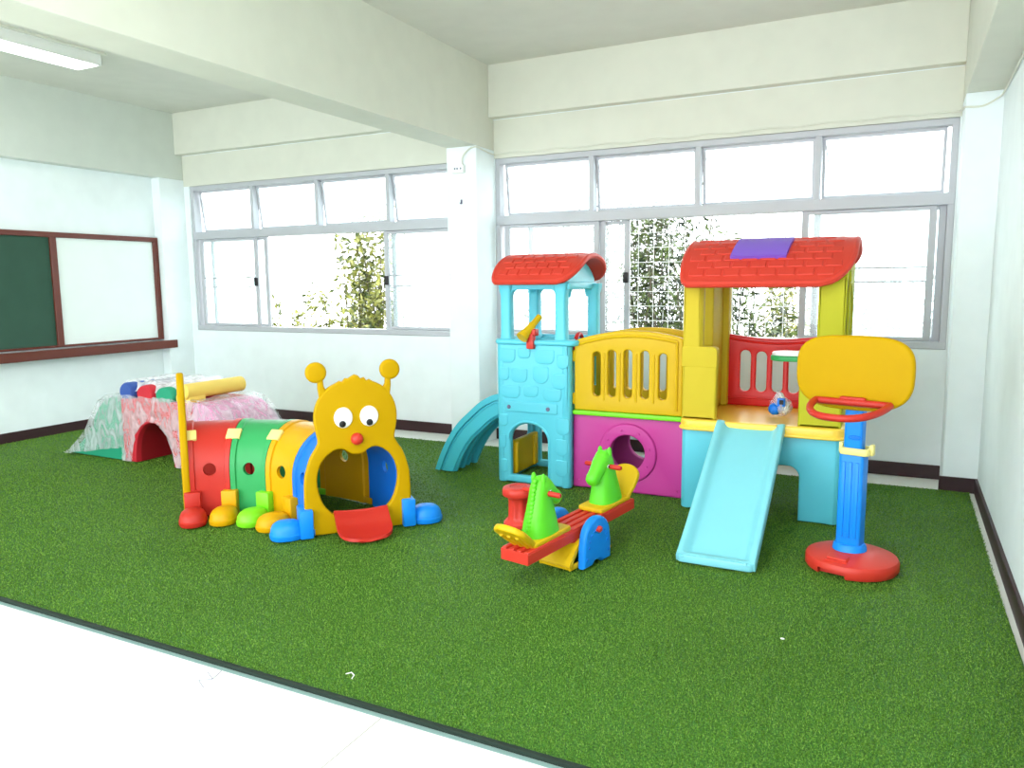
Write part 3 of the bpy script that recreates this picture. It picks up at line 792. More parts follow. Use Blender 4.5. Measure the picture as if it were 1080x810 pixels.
# ------------------------------------------------------------------ BASKETBALL STAND (local, turned)
bbr = math.atan2(-.34, .94)
bb = thing('basketball_stand', 'toy basketball stand with yellow backboard, red hoop, blue pole and red base', 'basketball stand', (-.168, 4.15, 0), R(-14))
def bbase():
    prof = [(.0, .0), (.213, .0), (.221, .012), (.221, .048), (.214, .062), (.195, .070), (.11, .086), (.08, .092), (.0, .092)]
    m = lathe(prof, 64)
    return cut(m, join(box(-.10, .035, -.32, -.165, -.05, .032), box(-.10, .035, .165, .32, -.05, .032)))
b0 = link('base', bbase(), M['red'], bb, label='round red base')
link('base_lug', join(panel([rrect(-.07, .03, -.175, -.115, .012, 4)], .022, at(0, 0, .100) @ Matrix.Rotation(R(8), 4, 'X'), .005), tube([(-.075, -.184, .073), (.035, -.184, .073)], .004, 6)), M['red'], b0)
def pole(w, d, z0, z1, grooves):
    c = [panel([rrect(-w / 2, w / 2, -d / 2, d / 2, .018, 5)], z1 - z0, at(-.012, 0, (z0 + z1) / 2), .004)]
    if grooves:
        for x in (-.044, -.012, .020): c.append(box(x - .010, x + .010, -d / 2 - .006, -d / 2 + .004, z0 + .07, z1 - .05, .004, 2))
    return join(*c)
link('lower_pole', join(pole(.117, .10, .09, .60, True), lathe([(.082, .09), (.078, .115), (.07, .125)], 32, at(-.012, 0, 0))), M['skyblue'], bb, label='wide lower half of the blue pole')
up = link('upper_pole', pole(.088, .075, .60, .98, False), M['skyblue'], bb, label='narrow upper half of the blue pole')
link('raised_mark', join(tube([(.03 * math.cos(a), -.039, .672 + .010 * math.sin(a)) for a in [i / 20 * 2 * PI for i in range(20)]], .0022, 6, closed=True), box(-.018, .018, -.041, -.037, .669, .675)), M['blue'], up)
link('clamp', join(panel([rrect(-.07, .07, -.06, .06, .02, 5), rrect(-.05, .05, -.04, .04, .01, 3)], .036, at(0, 0, .603), .008), box(-.082, -.062, -.02, .02, .585, .64, .006, 2), box(.062, .082, -.02, .02, .585, .64, .006, 2)), M['cream'], bb, label='pale yellow clamp ring')
def backboard():
    # "television" outline
    P = []
    n = 80
    for i in range(n):
        a = 2 * PI * i / n; ca, sa = math.cos(a), math.sin(a); p = 3.4
        u = .275 * math.copysign(abs(ca) ** (2 / p), ca); v = .183 * math.copysign(abs(sa) ** (2 / p), sa)
        if v < 0: u *= 1 - .10 * (v / .18) ** 2
        P.append((u - .012, .998 + v))
    return panel([P], .04, at(0, -.07, 0, XZ), .016, 4)
link('backboard', backboard(), M['gold'], bb, label='rounded yellow backboard')
link('bracket', box(-.06, .06, -.08, .05, .86, 1.02, .01, 2), M['gold'], bb)
hoop = []
for i in range(49):
    a = PI * i / 48; p = 2.5
    hoop.append((.0 + .172 * math.copysign(abs(math.cos(a)) ** (2 / p), math.cos(a)), -.115 - .25 * abs(math.sin(a)) ** (2 / 2.2), .858 - .04 * math.sin(a)))
hp = [(.15 - .38 * i / 12, -.112, .838) for i in range(0)]
link('hoop', join(tube(hoop, .0175, 12), tube([(.176, -.115, .858), (-.176, -.115, .858)], .0175, 12), box(-.06, .06, -.12, -.09, .84, .885, .008, 2)), M['orange'], bb, label='red hoop')
OFF = Vector((0, 0, 0))

# ------------------------------------------------------------------ CATERPILLAR TUNNEL
CX, CY, RC = -3.453, 2.877, .926
cat = thing('caterpillar_tunnel', 'curved plastic caterpillar crawl tunnel with yellow face, antennae and red tongue', 'play tunnel', (CX + RC * math.cos(R(94)), CY + RC * math.sin(R(94)), 0))
def cyl(a, r, z): return (CX + r * math.cos(a), CY + r * math.sin(a), z)
def section(w=.275, zs=.275, n=20):
    P = [(-w, 0.0), (-w, zs * .33), (-w, zs * .66)]
    P += [(-w * math.cos(PI * i / n), zs + w * math.sin(PI * i / n)) for i in range(n + 1)]
    P += [(w, zs * .66), (w, zs * .33), (w, 0.0)]
    return P
def segment(a0, a1, hole=True):
    n = 10; rows = []
    A = []
    for i in range(n + 1): A.append((a0 + (a1 - a0) * i / n, 0))
    e = (a1 - a0)
    prof = [(0, .010), (.10, .010), (.12, 0), (.30, 0), (.5, 0), (.70, 0), (.88, 0), (.90, .010), (1, .010)]
    for q, dw in prof:
        sec = section(.270 + dw, .28)
        rows.append([cyl(R(a0 + e * q), RC + s, z + 0) for s, z in sec])
    bm = bmesh.new(); V = [[bm.verts.new(p) for p in r] for r in rows]
    for Ar, Br in zip(V, V[1:]):
        for k in range(len(Ar) - 1): bm.faces.new((Ar[k], Ar[k + 1], Br[k + 1], Br[k]))
    bmesh.ops.recalc_face_normals(bm, faces=bm.faces)
    me = solid(bm2me(bm), .024, 0)
    if hole:
        am = R((a0 + a1) / 2); d = Vector((math.cos(am), math.sin(am), 0)); c = Vector(cyl(am, RC, .30))
        for s_ in (-1, 1):
            me = cut(me, tube([c + d * s_ * .2, c + d * s_ * .36], .040, 24))
    return me
segs = [(117.4, 139.2, 'orange', 'red tunnel section'), (95.3, 117.0, 'green', 'green tunnel section'), (73.0, 94.9, 'sunny', 'yellow tunnel section'), (50.3, 72.6, 'blue', 'blue tunnel section')]
for a0, a1, c, lb in segs:
    s = link('tunnel_section', segment(a0, a1), M[c], cat, label=lb, ang=40)
# bright clips over the seams
for a in (138.2, 117.2, 95.1):
    for sgn in (-1, 1):
        me = []
        for th in (R(50),):
            rr = RC + sgn * .275 * math.cos(th); z = .28 + .275 * math.sin(th) + .012
            me.append(box(-.04, .04, -.045, .045, -.012, .012, .006, 2, Matrix.Translation(cyl(R(a), rr, z)) @ Matrix.Rotation(R(a), 4, 'Z') @ Matrix.Rotation(sgn * (PI / 2 - th), 4, 'Y')))
        link('seam_clip', join(*me), M['cream'], cat, label='pale yellow seam clip')
def foot(a, sgn, ra, name_mat, lb):
    """leg block hugging the wall and a domed shoe beyond it"""
    m = Matrix.Translation(cyl(R(a), 0, 0)) @ Matrix.Rotation(R(a), 4, 'Z')      # local +x radial outwards
    w = RC + sgn * .278
    x0, x1 = sorted((w, w + sgn * .058))
    me = [box(x0, x1, -.048, .048, .0, .17, .008, 2, m), box(min(w - sgn * .02, w + sgn * .09), max(w - sgn * .02, w + sgn * .09), -.048, .048, 0, .045, .01, 2, m)]
    cx = w + sgn * .148
    rings = []
    for z, k in ((0, .94), (.012, 1.0), (.03, 1.0), (.034, .955), (.055, .92), (.075, .80), (.088, .6), (.096, .3), (.098, .03)):
        rings.append([m @ Vector(p) for p in ellring((cx + sgn * .0, 0, z), (1, 0, 0), (0, 1, 0), .105 * k, .083 * k, 28, 2.3)])
    me.append(loft(rings))
    link('foot', join(*me), M[name_mat], cat, label=lb)
for a, c, lb in ((138.0, 'orange', 'red foot'), (117.2, 'sunny', 'yellow foot'), (95.1, 'lime', 'lime green foot'), (73.5, 'sunny', 'yellow foot')):
    foot(a, -1, 0, c, lb); foot(a, 1, 0, c, lb)
# head
hd_d = Vector((.664, .748, 0)); hd_n = Vector((.748, -.664, 0)); hp_ = Vector((-2.838, 3.57, 0))
HM = Matrix(((hd_d.x, 0, hd_n.x, hp_.x), (hd_d.y, 0, hd_n.y, hp_.y), (0, 1, 0, 0), (0, 0, 0, 1)))
half = [(.315, .0), (.314, .155), (.311, .30), (.300, .375), (.272, .460), (.238, .515), (.224, .55), (.232, .60), (.241, .66), (.240, .715), (.226, .77), (.196, .822), (.155, .862), (.105, .888)]
hs = [tuple(spline([(a, b, 0) for a, b in half[1:]], i / 40)[:2]) for i in range(41)]
tuft = [(.085, .900), (.07, .893), (.055, .913), (.035, .907), (.02, .925), (.0, .932), (-.018, .922), (-.038, .910), (-.055, .912), (-.072, .893), (-.088, .898)]
outline = [(.315, 0)] + hs + tuft + [(-a, b) for a, b in hs[::-1]] + [(-.315, 0)]
mh = [(.0, .462), (.035, .467), (.065, .487), (.095, .499), (.14, .49), (.19, .45), (.222, .395), (.236, .325), (.228, .25), (.20, .17), (.155, .118)]
mm = [tuple(spline([(a, b, 0) for a, b in mh], i / 36)[:2]) for i in range(37)]
mouth = mm + [(-a, b) for a, b in mm[::-1]][:-1]
face = link('face', panel([outline[::-1], mouth], .045, HM @ Matrix.Translation((0, 0, .02)), .013, 4), M['gold'], cat, label='golden yellow face with mouth opening')
for s_ in (-1, 1):
    bx_, bz_ = (-.218, .952) if s_ < 0 else (.208, .952)
    an = join(panel([circ(bx_, bz_, .060, 36)], .05, HM @ Matrix.Translation((0, 0, .02)), .02, 4),
              panel([[(s_ * .155, .835), (s_ * .205, .80), (s_ * .212, .86), (s_ * .212, .91), (s_ * .180, .91), (s_ * .176, .87)][::s_]], .036, HM @ Matrix.Translation((0, 0, .02)), .012, 3))
    link('antenna', an, M['gold'], cat)
    ex = s_ * .075
    e = link('eye', loft([[HM @ Vector((p[0], p[1], w)) for p in circ(ex, .685, .055 * k, 32, .062 * k)] for w, k in ((.036, 1), (.046, .98), (.052, .9), (.055, .7), (.056, .02))]), M['white_plastic'], cat, label='white eye')
    px_ = -.083 if s_ < 0 else .074
    link('pupil', loft([[HM @ Vector((p[0], p[1], w)) for p in circ(px_, .650, .020 * k, 20)] for w, k in ((.050, 1), (.059, .95), (.062, .6), (.0625, .02))]), M['black'], e, label='black pupil')
link('nose', join(sphere(HM @ Vector((-.002, .556, .052)), .036, (1, 1, 1), 24)), M['red'], cat, label='round red nose')
def tongue():
    # hangs from the mouth and curves forward to the ground
    path = [(.135, .045), (.105, .09), (.07, .14), (.045, .20), (.03, .25), (.022, .285)]   # z, w(outward)
    def f(a, b):
        p = spline([(w, z, 0) for z, w in path], a); k = a
        hw = .158 * (math.sqrt(max(0, 1 - max(0, (k - .45) / .57) ** 2.2))) if k > .45 else .158
        s = (b - .5) * 2
        return HM @ Vector((.006 + s * hw, p.y - .012 * (1 - s * s) * (1 if 0 < a < 1 else .5), p.x))
    return solid(surf(f, 24, 16), .018, 0)
link('tongue', tongue(), M['orange'], cat, label='red tongue reaching down to the turf', ang=60)
def headfoot(s_):
    me = [box(-.038, .038, -.085, .085, 0, .165, .008, 2, HM @ Matrix.Translation((s_ * .318, 0, -.005)) @ Matrix(((1, 0, 0, 0), (0, 0, 1, 0), (0, 1, 0, 0), (0, 0, 0, 1))) if False else
              (Matrix.Translation(hp_ + hd_d * s_ * (.292 if s_ > 0 else .310) + hd_n * .0) @ Matrix.Rotation(math.atan2(.748, .664), 4, 'Z')))]
    me.append(box(-.09, .09, -.05, .05, 0, .045, .01, 2, Matrix.Translation(hp_ + hd_d * s_ * .35) @ Matrix.Rotation(math.atan2(.748, .664), 4, 'Z')))
    rings = []
    mt = Matrix.Translation(hp_ + hd_d * s_ * .415 + hd_n * .0) @ Matrix.Rotation(math.atan2(.748, .664), 4, 'Z')
    for z, k in ((0, .94), (.012, 1.0), (.03, 1.0), (.034, .955), (.06, .92), (.082, .80), (.096, .6), (.104, .3), (.106, .03)):
        rings.append([mt @ Vector(p) for p in ellring((0, 0, z), (1, 0, 0), (0, 1, 0), .098 * k, .088 * k, 28, 2.3)])
    me.append(loft(rings)); return join(*me)
for s_ in (-1, 1): link('foot', headfoot(s_), M['skyblue'], cat, label='bright blue foot beside the face')
# tail plate
td = Vector((-.763, .646, 0)); tn_ = Vector((-.646, -.763, 0)); tp = Vector((CX, CY, 0)) + td * (RC - .0)
TM = Matrix(((td.x, 0, tn_.x, tp.x), (td.y, 0, tn_.y, tp.y), (0, 1, 0, 0), (0, 0, 0, 1)))
th_ = [(.30, .0), (.300, .30), (.285, .42), (.235, .52), (.18, .585), (.13, .64), (.12, .71), (.115, .78), (.07, .855), (.02, .89)]
tt = [tuple(spline([(a, b, 0) for a, b in th_[1:]], i / 30)[:2]) for i in range(31)]
tout = [(-.30, 0), (.30, 0)] + tt + [(-a, b) for a, b in tt[::-1]]
def cid(P):
    A = sum(P[i][0] * P[(i + 1) % len(P)][1] - P[(i + 1) % len(P)][0] * P[i][1] for i in range(len(P))); return P if A > 0 else P[::-1]
link('tail_plate', panel([cid(tout), circ(0, .30, .205, 40)], .045, TM @ Matrix.Translation((0, 0, .012)), .014, 3), M['gold'], cat, label='yellow upright tail end plate')
OFF = Vector((0, 0, 0))

# ------------------------------------------------------------------ SEESAW (local x along the plank)
ss = thing('seesaw', 'red plank seesaw with green horse heads, yellow seats and blue side plates', 'seesaw', (-1.487, 3.668, 0), R(78))
tl = math.atan2(.04, .90)
TP = Matrix.Translation((0, 0, .165)) @ Matrix.Rotation(-tl, 4, 'Y')    # plank frame; z=0 is the plank's underside centre
def plank():
    c = [box(-.515, .475, -.08, .08, 0, .036, .006, 2, TP)]
    for y in (-.068, -.022, .022, .068): c.append(box(-.51, .47, y - .013, y + .013, .03, .046, .005, 2, TP))
    c.append(box(-.515, .475, -.083, -.074, -.018, .036, .003, 1, TP)); c.append(box(-.515, .475, .074, .083, -.018, .036, .003, 1, TP))
    c.append(box(-.518, -.508, -.083, .083, -.018, .04, .003, 1, TP)); c.append(box(.468, .478, -.083, .083, -.018, .04, .003, 1, TP))
    c.append(box(-.12, .12, -.078, .078, -.07, .01, .02, 2, TP))
    return join(*c)
link('plank', plank(), M['red'], ss, label='red ribbed plank')
def plate(y):
    P = [(-.140, 0), (-.04, 0), (-.02, .022), (.02, .022), (.04, 0), (.140, 0)] + [(.140 - .028 * (i / 8) ** 1.4, .015 + .10 * i / 8) for i in range(1, 9)]
    P = [(-.140, 0), (-.05, 0), (-.03, .02), (.03, .02), (.05, 0), (.140, 0), (.138, .10)]
    P = [(u_ * .92, v_) for u_, v_ in P]
    P += [(.121 * math.cos(a), .135 + .116 * math.sin(a)) for a in [i / 16 * PI for i in range(17)]] + [(-.127, .10)]
    me = [panel([P], .046, at(0, y, 0, XZ), .016, 4)]
    return join(*me)
for s_ in (-1, 1):
    p_ = link('side_plate', plate(s_ * .122), M['skyblue'], ss, label='blue rounded side plate')
    dots = []
    for k in range(9):
        a = k / 8 * PI * .95 + .1
        dots.append(sphere((.088 * math.cos(a), s_ * .146, .10 + .085 * math.sin(a)), .008, (1, .4, 1), 10))
    dots += [sphere((.10, s_ * .146, .05), .009, (1, .4, 1), 10), sphere((-.10, s_ * .146, .045), .009, (1, .4, 1), 10)]
    for d_ in dots: link('dimple', d_, M['blue'], p_)
    link('axle_cap', join(lathe([(.017, 0), (.017, .014), (.010, .02), (.001, .02)], 16, Matrix.Translation((0, s_ * .143, .185)) @ Matrix.Rotation(R(90) * (1 if s_ < 0 else -1), 4, 'X')), box(-.028, .028, s_ * .15 - .004, s_ * .15 + .004, .180, .190, .002, 1)), M['red'], p_, label='red axle cap')
def cradle():
    def f(a, b):
        x = -.19 + .38 * a; z = .02 + .135 * (1 - (abs(x) / .19) ** 2.2)
        return (x, -.10 + .20 * b, z)
    return join(solid(surf(f, 24, 6), .022, 0), box(-.19, .19, -.10, -.085, .0, .03, .006, 2), box(-.19, .19, .085, .10, 0, .03, .006, 2), box(-.185, -.155, -.1, .1, 0, .035, .008, 2), box(.155, .185, -.1, .1, 0, .035, .008, 2))
link('cradle', cradle(), M['yellow'], ss, label='yellow curved cradle under the plank')
def rider(s_):
    """seat + horse head at the end s_ (-1 near, +1 far); x measured outwards"""
    F = TP @ Matrix.Translation((0, 0, .044)) @ Matrix.Scale(s_, 4, (1, 0, 0))
    def fix(me):
        bm = bmesh.new(); bm.from_mesh(me); bm.transform(F)
        if s_ < 0: bmesh.ops.reverse_faces(bm, faces=bm.faces)
        return bm2me(bm)
    seat = [panel([rrect(.14, .455, -.078, .078, .02, 4)], .026, at(0, 0, .012), .008)]
    # fan-shaped backrest leaning outwards
    BM = Matrix.Translation((.44, 0, .012)) @ Matrix.Rotation(R(50 if s_ < 0 else 38), 4, 'Y') @ Matrix(((0, 0, 1, 0), (1, 0, 0, 0), (0, 1, 0, 0), (0, 0, 0, 1)))
    fan = [(-.062, -.012), (.062, -.012), (.078, .06), (.082, .105)] + [(.082 * math.cos(a), .115 + .060 * math.sin(a)) for a in [i / 14 * PI for i in range(15)]] + [(-.082, .105), (-.078, .06)]
    fan = [(u_ * 1.08, v_ * 1.12) for u_, v_ in fan]
    seat.append(panel([fan], .034, BM, .012, 3))
    for k in (-.048, 0, .048): seat.append(tube([BM @ Vector((k * .8, .01, .014)), BM @ Vector((k, .13, .016))], .012, 8))
    st = link('seat', fix(join(*seat)), M['yellow'], ss, label='yellow seat with fan-shaped backrest')
    X, Y_ = (1, 0, 0), (0, 1, 0)
    ne = loft([ellring((x, 0, z), X, Y_, a, b, 24, 2.8) for x, z, a, b in ((.305, .015, .108, .072), (.305, .04, .104, .070), (.303, .10, .090, .062), (.30, .16, .074, .053), (.297, .21, .062, .047), (.292, .25, .056, .045), (.287, .283, .048, .040), (.285, .305, .03, .028), (.285, .311, .008, .008))])
    ax = Vector((-.145, 0, -.115)).normalized(); pr = Vector((-ax.z, 0, ax.x))
    q0 = Vector((.298, 0, .268))
    hd = loft([ellring(q0 + ax * t_, pr, Y_, a, b, 20, 2.3) for t_, a, b in ((-.035, .012, .012), (-.022, .034, .032), (0, .050, .044), (.04, .054, .046), (.085, .046, .040), (.12, .040, .037), (.15, .040, .038), (.172, .034, .033), (.184, .020, .020), (.187, .004, .004))])
    parts = [ne, hd]
    for y in (-.030, .030):
        parts.append(loft([ellring((.305, y, .285 + h), X, Y_, .016 * k, .012 * k, 12) for h, k in ((0, 1), (.02, 1), (.036, .7), (.044, .1))]))
    for i in range(12):                  # mane
        z = .292 - i * .021; x = .318 + .0052 * i
        parts.append(loft([ellring((x + .015 - .0, 0, z + .012), X, Y_, .014, .016, 12), ellring((x + .022, 0, z), X, Y_, .012, .015, 12), ellring((x + .026, 0, z - .009), X, Y_, .006, .008, 12)]))
    h = link('horse_head', fix(join(*parts)), M['horse'], ss, label='green horse head', ang=50)
    link('handle', fix(tube([(.285, -.115, .225), (.285, -.108, .225), (.285, .108, .225), (.285, .115, .225)], [.010, .0135, .0135, .010], 14)), M['orange'], h, label='red handlebar')
    for y in (-1, 1):
        e = q0 + ax * .045 + pr * .012
        link('eye_white', fix(sphere((e.x, y * .043, e.z), .011, (1, .5, 1), 12)), M['white_plastic'], h)
        link('pupil', fix(sphere((e.x - .001, y * .0475, e.z - .001), .0075, (1, .5, 1), 12)), M['black'], h)
for s_ in (-1, 1): rider(s_)
OFF = Vector((0, 0, 0))

# ------------------------------------------------------------------ small red stool
st = thing('stool', 'small red fluted plastic stool standing behind the seesaw', 'stool', (-2.0, 4.035, 0))
def ngon_loft(prof, n=24, flute=.06):
    rings = []
    for r, z, fl in prof:
        rings.append([(-2.0 + (1.1 * r * (1 + fl * math.cos(8 * 2 * PI * k / (n * 4)))) * math.cos(2 * PI * k / (n * 4)), 4.035 + (1.1 * r * (1 + fl * math.cos(8 * 2 * PI * k / (n * 4)))) * math.sin(2 * PI * k / (n * 4)), z * 1.04) for k in range(n * 4)])
    return loft(rings)
link('stool_body', ngon_loft([(.078, 0, .01), (.084, .006, .01), (.084, .022, .01), (.074, .034, .015), (.062, .045, .03), (.057, .06, .05), (.056, .15, .05), (.060, .165, .03), (.070, .175, .01)]), M['red'], st)
link('stool_top', ngon_loft([(.066, .172, .0), (.085, .180, .01), (.090, .188, .012), (.091, .212, .012), (.086, .224, .01), (.074, .231, .01), (.05, .233, 0), (.045, .229, 0), (.01, .229, 0)]), M['red'], st)
OFF = Vector((0, 0, 0))

# ------------------------------------------------------------------ wrapped soft-play climber
sp = thing('soft_play_climber', 'plastic-wrapped foam climber with arch, coloured rolls and two ramps', 'soft play climber', (-5.35, 4.45, 0))
x0, x1, yf, yb = -5.765, -4.93, 4.19, 4.76
link('arch_block', panel([cid([(x0, 0), (-5.62, 0)] + [(-5.395 - .225 * math.cos(PI * i / 20), .0 + .345 * math.sin(PI * i / 20) ** .8) for i in range(1, 20)] + [(-5.17, 0), (x1, 0), (x1, .535), (x0, .535)])], yb - yf, at(0, (yf + yb) / 2, 0, XZ), .012), M['foam_red'], sp, label='red foam block with arch tunnel')
def roll(xa, xb, m, lb, z=.53, h=.115):
    c = (xa + xb) / 2; w = (xb - xa) / 2
    rings = [[(c + (w * k) * math.cos(a) * (1), y, z + h * .42 + (h * .62 * k) * math.sin(a)) for a in [i / 28 * 2 * PI for i in range(28)]] for y, k in ((yf - .005, .86), (yf + .008, .97), (yf + .03, 1), (yb - .03, 1), (yb - .008, .97), (yb + .005, .86))]
    rings = [[(x, y, max(zz, z + .001)) for x, y, zz in r] for r in rings]
    link('foam_roll', loft(rings), M[m], sp, label=lb)
roll(-5.765, -5.60, 'foam_blue', 'blue foam roll', .53, .13)
roll(-5.555, -5.36, 'foam_red', 'red foam roll', .53, .12)
roll(-5.335, -5.115, 'foam_green', 'green foam roll', .53, .115)
link('foam_roll', join(tube([(-4.985, yf - .03, .625), (-4.985, yf - .02, .625), (-4.985, yb + .0, .625), (-4.985, yb + .01, .625)], [.05, .062, .062, .05], 28), box(-5.10, -4.935, yf - .005, yf + .16, .53, .60, .02, 2)), M['foam_yellow'], sp, label='long yellow foam roll')
def ramp(side, W):
    """quarter-pipe ramp; profile measured outwards from the block"""
    prof = [(0, .53), (.09, .53), (.17, .515), (.25, .47), (.32, .40), (.40, .285), (.48, .185), (.58, .10), (.67, .04), (.75, .004)]
    pts = [tuple(spline([(a, b, 0) for a, b in prof], i / 30)[:2]) for i in range(31)]
    xe = x0 if side < 0 else x1
    P = [(xe + side * a, b) for a, b in pts] + [(xe, .0)]
    return panel([cid(P)], W, at(0, (yf + yb) / 2, 0, XZ), .006)
link('ramp', ramp(-1, yb - yf - .02), M['foam_green'], sp, label='green curved foam ramp')
link('ramp', ramp(1, yb - yf - .02), M['foam_pink'], sp, label='pink curved foam ramp')
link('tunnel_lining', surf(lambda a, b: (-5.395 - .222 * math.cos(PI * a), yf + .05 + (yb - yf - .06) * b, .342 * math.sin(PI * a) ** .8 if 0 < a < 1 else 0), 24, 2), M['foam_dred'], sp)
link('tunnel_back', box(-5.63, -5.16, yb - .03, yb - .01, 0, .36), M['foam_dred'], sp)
# loose film: crumpled offset sheets over front, ramps and top
from mathutils import noise as mn
def crumple(me, amp, sc=9, seed=0, zmin=.004):
    for v in me.vertices:
        q = v.co * sc + Vector((seed, 0, 0)); n = mn.noise_vector(q); n2 = mn.noise_vector(q * 2.7)
        v.co += (n * amp + n2 * amp * .5)
        if v.co.z < zmin: v.co.z = zmin
    return me
def film_front(a, b):
    # sheet over the front face, gathered above the arch
    u = x0 - .01 + (x1 - x0 + .02) * a; top = .56
    xc = (u + 5.395) / .25; az = .36 * math.sqrt(max(0, 1 - xc * xc)) if abs(xc) < 1 else .0
    return (u, yf - .014, az + (top - az) * b)
def film_ramp(side):
    prof = [(-.02, .56), (.09, .555), (.17, .54), (.25, .495), (.32, .43), (.40, .315), (.48, .215), (.58, .13), (.67, .065), (.77, .008)]
    xe = x0 if side < 0 else x1
    def f(a, b):
        p = spline([(q, w, 0) for q, w in prof], a)
        return (xe + side * p.x, yf - .02 + (yb - yf + .04) * b, p.y)
    def g(a, b):
        p = spline([(q, w, 0) for q, w in prof], a)
        return (xe + side * p.x, yf - .022, p.y * b + .12 * (1 - b) * (1 - a))
    return f, g
def film_top(a, b):
    x = x0 - .02 + (x1 - x0 + .0) * a
    return (x, yf + .02 + (yb - yf - .02) * b, .668 + .012 * math.sin(a * 22) + (-.06 * (1 - min(1, b * 8))))
fl, gl_ = film_ramp(-1); fr_, gr_ = film_ramp(1)
link('plastic_wrap', join(crumple(surf(film_front, 60, 36), .012, 14), crumple(surf(fl, 40, 30), .012, 11, 3), crumple(surf(gl_, 40, 20), .008, 11, 5), crumple(surf(fr_, 40, 30), .014, 12, 7), crumple(surf(gr_, 30, 14), .008, 12, 8),
                          ), M['film'], sp, label='crumpled clear plastic wrap', ang=180)
link('plastic_wrap', crumple(surf(film_top, 50, 30), .010, 12, 9), M['film_top'], sp, label='whitish layered plastic wrap over the top', ang=180)
OFF = Vector((0, 0, 0))

# ------------------------------------------------------------------ outside
struct('ground_outside', box(-22, 16, D + .3, 40, -1.2, -1.0), M['yard'], smooth=False)
def shrub(name, cx, cy, zb, zt, rx, n, mat, label, leaf=(.13, .014), group=None, seed=0, cat_='plant'):
    t = thing(name, label, cat_, (cx, cy, zb), 0, group)
    r_ = np.random.default_rng(seed)
    nst = max(4, int(n / 260)); stems = []
    tops = []
    for i in range(nst):
        bx0, by0 = cx + r_.normal(0, rx * .3), cy + r_.normal(0, .15)
        tx, ty, tz = bx0 + r_.normal(0, rx * .5), by0 + r_.normal(0, .2), zb + (zt - zb) * r_.uniform(.6, 1)
        tops.append((Vector((bx0, by0, zb)), Vector((tx, ty, tz))))
        mid = (Vector((bx0, by0, zb)) + Vector((tx, ty, tz))) / 2 + Vector((r_.normal(0, .06), 0, 0))
        stems.append(tube([(bx0, by0, zb), mid, (tx, ty, tz)], [.014, .010, .004], 5))
    link('stems', join(*stems), M['stem'], t)
    V = np.empty((n, 4, 3))
    for i in range(n):
        a, b = tops[r_.integers(0, nst)]; u = r_.uniform(.12, 1) ** .8; p = a.lerp(b, u)
        d = Vector((r_.normal(0, 1), r_.normal(0, .8), r_.normal(.1, .7))).normalized()
        c = p + d * abs(r_.normal(0, rx * .28)); L = leaf[0] * r_.uniform(.6, 1.4); w = leaf[1] * r_.uniform(.6, 1.4)
        dr = Vector((r_.normal(0, 1), r_.normal(0, 1), r_.normal(-.5, .8))).normalized(); sd_ = dr.cross(Vector((r_.normal(), r_.normal(), r_.normal()))).normalized()
        V[i] = [c, c + dr * L * .45 + sd_ * w, c + dr * L, c + dr * L * .45 - sd_ * w]
    me = bpy.data.meshes.new('m'); me.vertices.add(4 * n); me.vertices.foreach_set('co', V.reshape(-1))
    me.loops.add(4 * n); me.loops.foreach_set('vertex_index', np.arange(4 * n, dtype=np.int32))
    me.polygons.add(n); me.polygons.foreach_set('loop_start', np.arange(0, 4 * n, 4, dtype=np.int32)); me.update(calc_edges=True)
    link('foliage', me, M[mat], t, smooth=False)
shrub('bamboo_clump', -3.3, 8.4, -1, 2.5, .42, 2600, 'leaf', 'dense bamboo clump outside, behind the gap between tower and playhouse', seed=1)
shrub('bamboo_clump', -2.85, 10.1, -1, 2.9, .75, 6500, 'leaf', 'tall bamboo clump outside the open sash above the yellow bridge', seed=2)
shrub('bamboo_clump', -1.6, 8.4, -1, 2.35, .48, 3000, 'leaf', 'bamboo clump outside partly hidden by the playhouse roof', seed=3)
shrub('bamboo_clump', -1.05, 10.2, -1, 1.9, .55, 2600, 'leaf_y', 'low bamboo clump outside seen through the playhouse opening', seed=4)
shrub('shrub', .05, 8.4, -1, 1.6, .62, 4200, 'leaf', 'faint shrub behind the closed glass at the right end of the windows', seed=5)
shrub('garden_tree', -6.4, 8.5, -1, 2.7, .40, 3600, 'leaf_y', 'tall thin leafy tree outside the open sash of the left-hand window', leaf=(.11, .022), seed=6, cat_='tree')
shrub('shrub', -7.6, 9.9, -1, 1.75, .62, 2600, 'leaf_y', 'short olive shrub low in the open sash of the left-hand window', leaf=(.10, .02), seed=7)
shrub('shrub', -8.0, 8.4, -1, 2.0, .25, 600, 'leaf_y', 'sparse sapling at the left edge of the open left-hand window', leaf=(.10, .02), seed=8)
shrub('shrub', -5.2, 8.5, -1, 1.5, .55, 1100, 'leaf', 'shrub behind the closed glass beside the middle column', seed=9)
OFF = Vector((0, 0, 0))

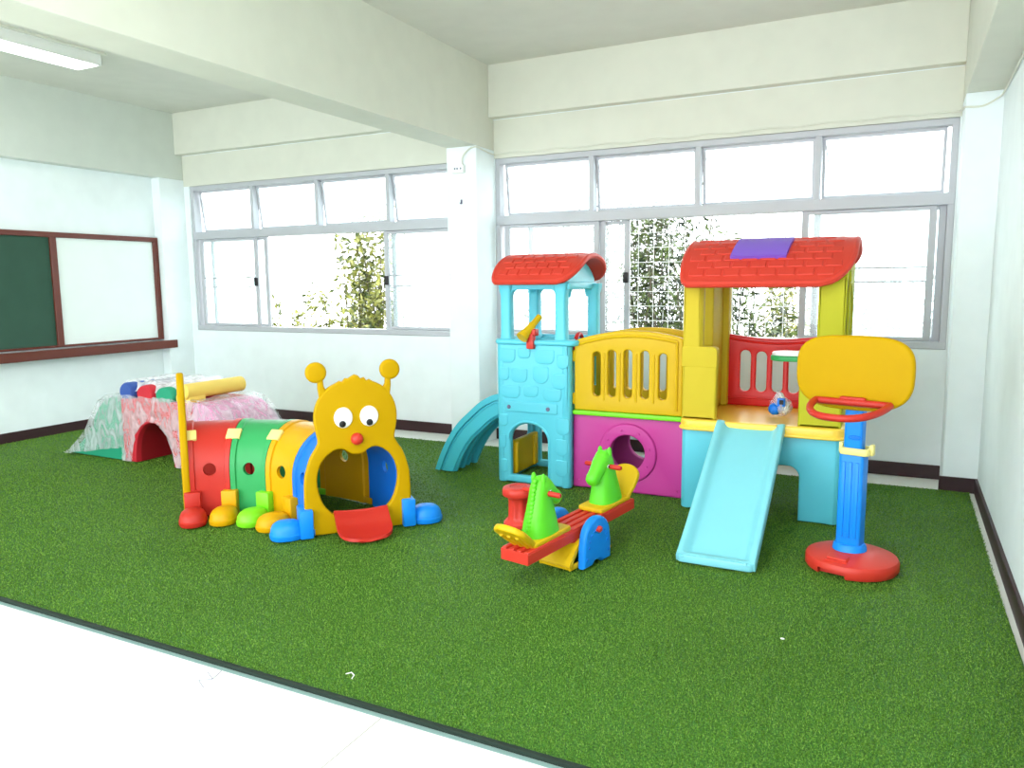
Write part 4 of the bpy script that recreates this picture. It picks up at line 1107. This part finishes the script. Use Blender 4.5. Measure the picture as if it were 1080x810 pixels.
# ------------------------------------------------------------------ light
w = bpy.data.worlds.new('World'); bpy.context.scene.world = w; w.use_nodes = True
bg = w.node_tree.nodes['Background']; bg.inputs[0].default_value = (.90, .965, 1, 1); bg.inputs[1].default_value = 4.1
def area(name, loc, rot, sx, sy, power, color=(1, 1, 1)):
    l = bpy.data.lights.new(name, 'AREA'); l.shape = 'RECTANGLE'; l.size = sx; l.size_y = sy; l.energy = power; l.color = color
    o = bpy.data.objects.new(name, l); C.objects.link(o); o.location = loc; o.rotation_euler = rot; return o
# unseen lamps added overhead, assumed like the visible light; no fixtures built
area('unseen_ceiling_tubes', (-1.4, 1.2, ZC - .06), (0, 0, 0), .25, 1.4, 40)
area('unseen_ceiling_tubes', (-5.2, -.6, ZC - .06), (0, 0, 0), .25, 1.4, 40)

sc = bpy.context.scene
sc.view_settings.view_transform = 'Standard'; sc.view_settings.look = 'None'; sc.view_settings.gamma = 1
sc.view_settings.use_curve_mapping = False; sc.view_settings.exposure = .54
sc.cycles.use_denoising = True
sc.cycles.max_bounces = 9; sc.cycles.diffuse_bounces = 6; sc.cycles.transparent_max_bounces = 12
sc.cycles.sample_clamp_indirect = 6

# ------------------------------------------------------------------ camera
f_, yaw, pt, roll_ = 813.586, 0.46779, 0.13055, 0.009532
Rv = Vector((math.cos(yaw), math.sin(yaw), 0)); Fh = Vector((-math.sin(yaw), math.cos(yaw), 0))
Fv = Fh * math.cos(pt) - Vector((0, 0, 1)) * math.sin(pt); Uv = Fh * math.sin(pt) + Vector((0, 0, 1)) * math.cos(pt)
cr_, sr_ = math.cos(roll_), math.sin(roll_)
R2 = Rv * cr_ - Uv * sr_; U2 = Rv * sr_ + Uv * cr_
cam = bpy.data.cameras.new('camera'); co = bpy.data.objects.new('camera', cam); C.objects.link(co)
cam.sensor_width = 36; cam.lens = f_ / 1080 * 36; cam.clip_start = .05
B = -Fv
co.matrix_world = Matrix(((R2.x, U2.x, B.x, 0), (R2.y, U2.y, B.y, 0), (R2.z, U2.z, B.z, 1.45), (0, 0, 0, 1)))
sc.camera = co
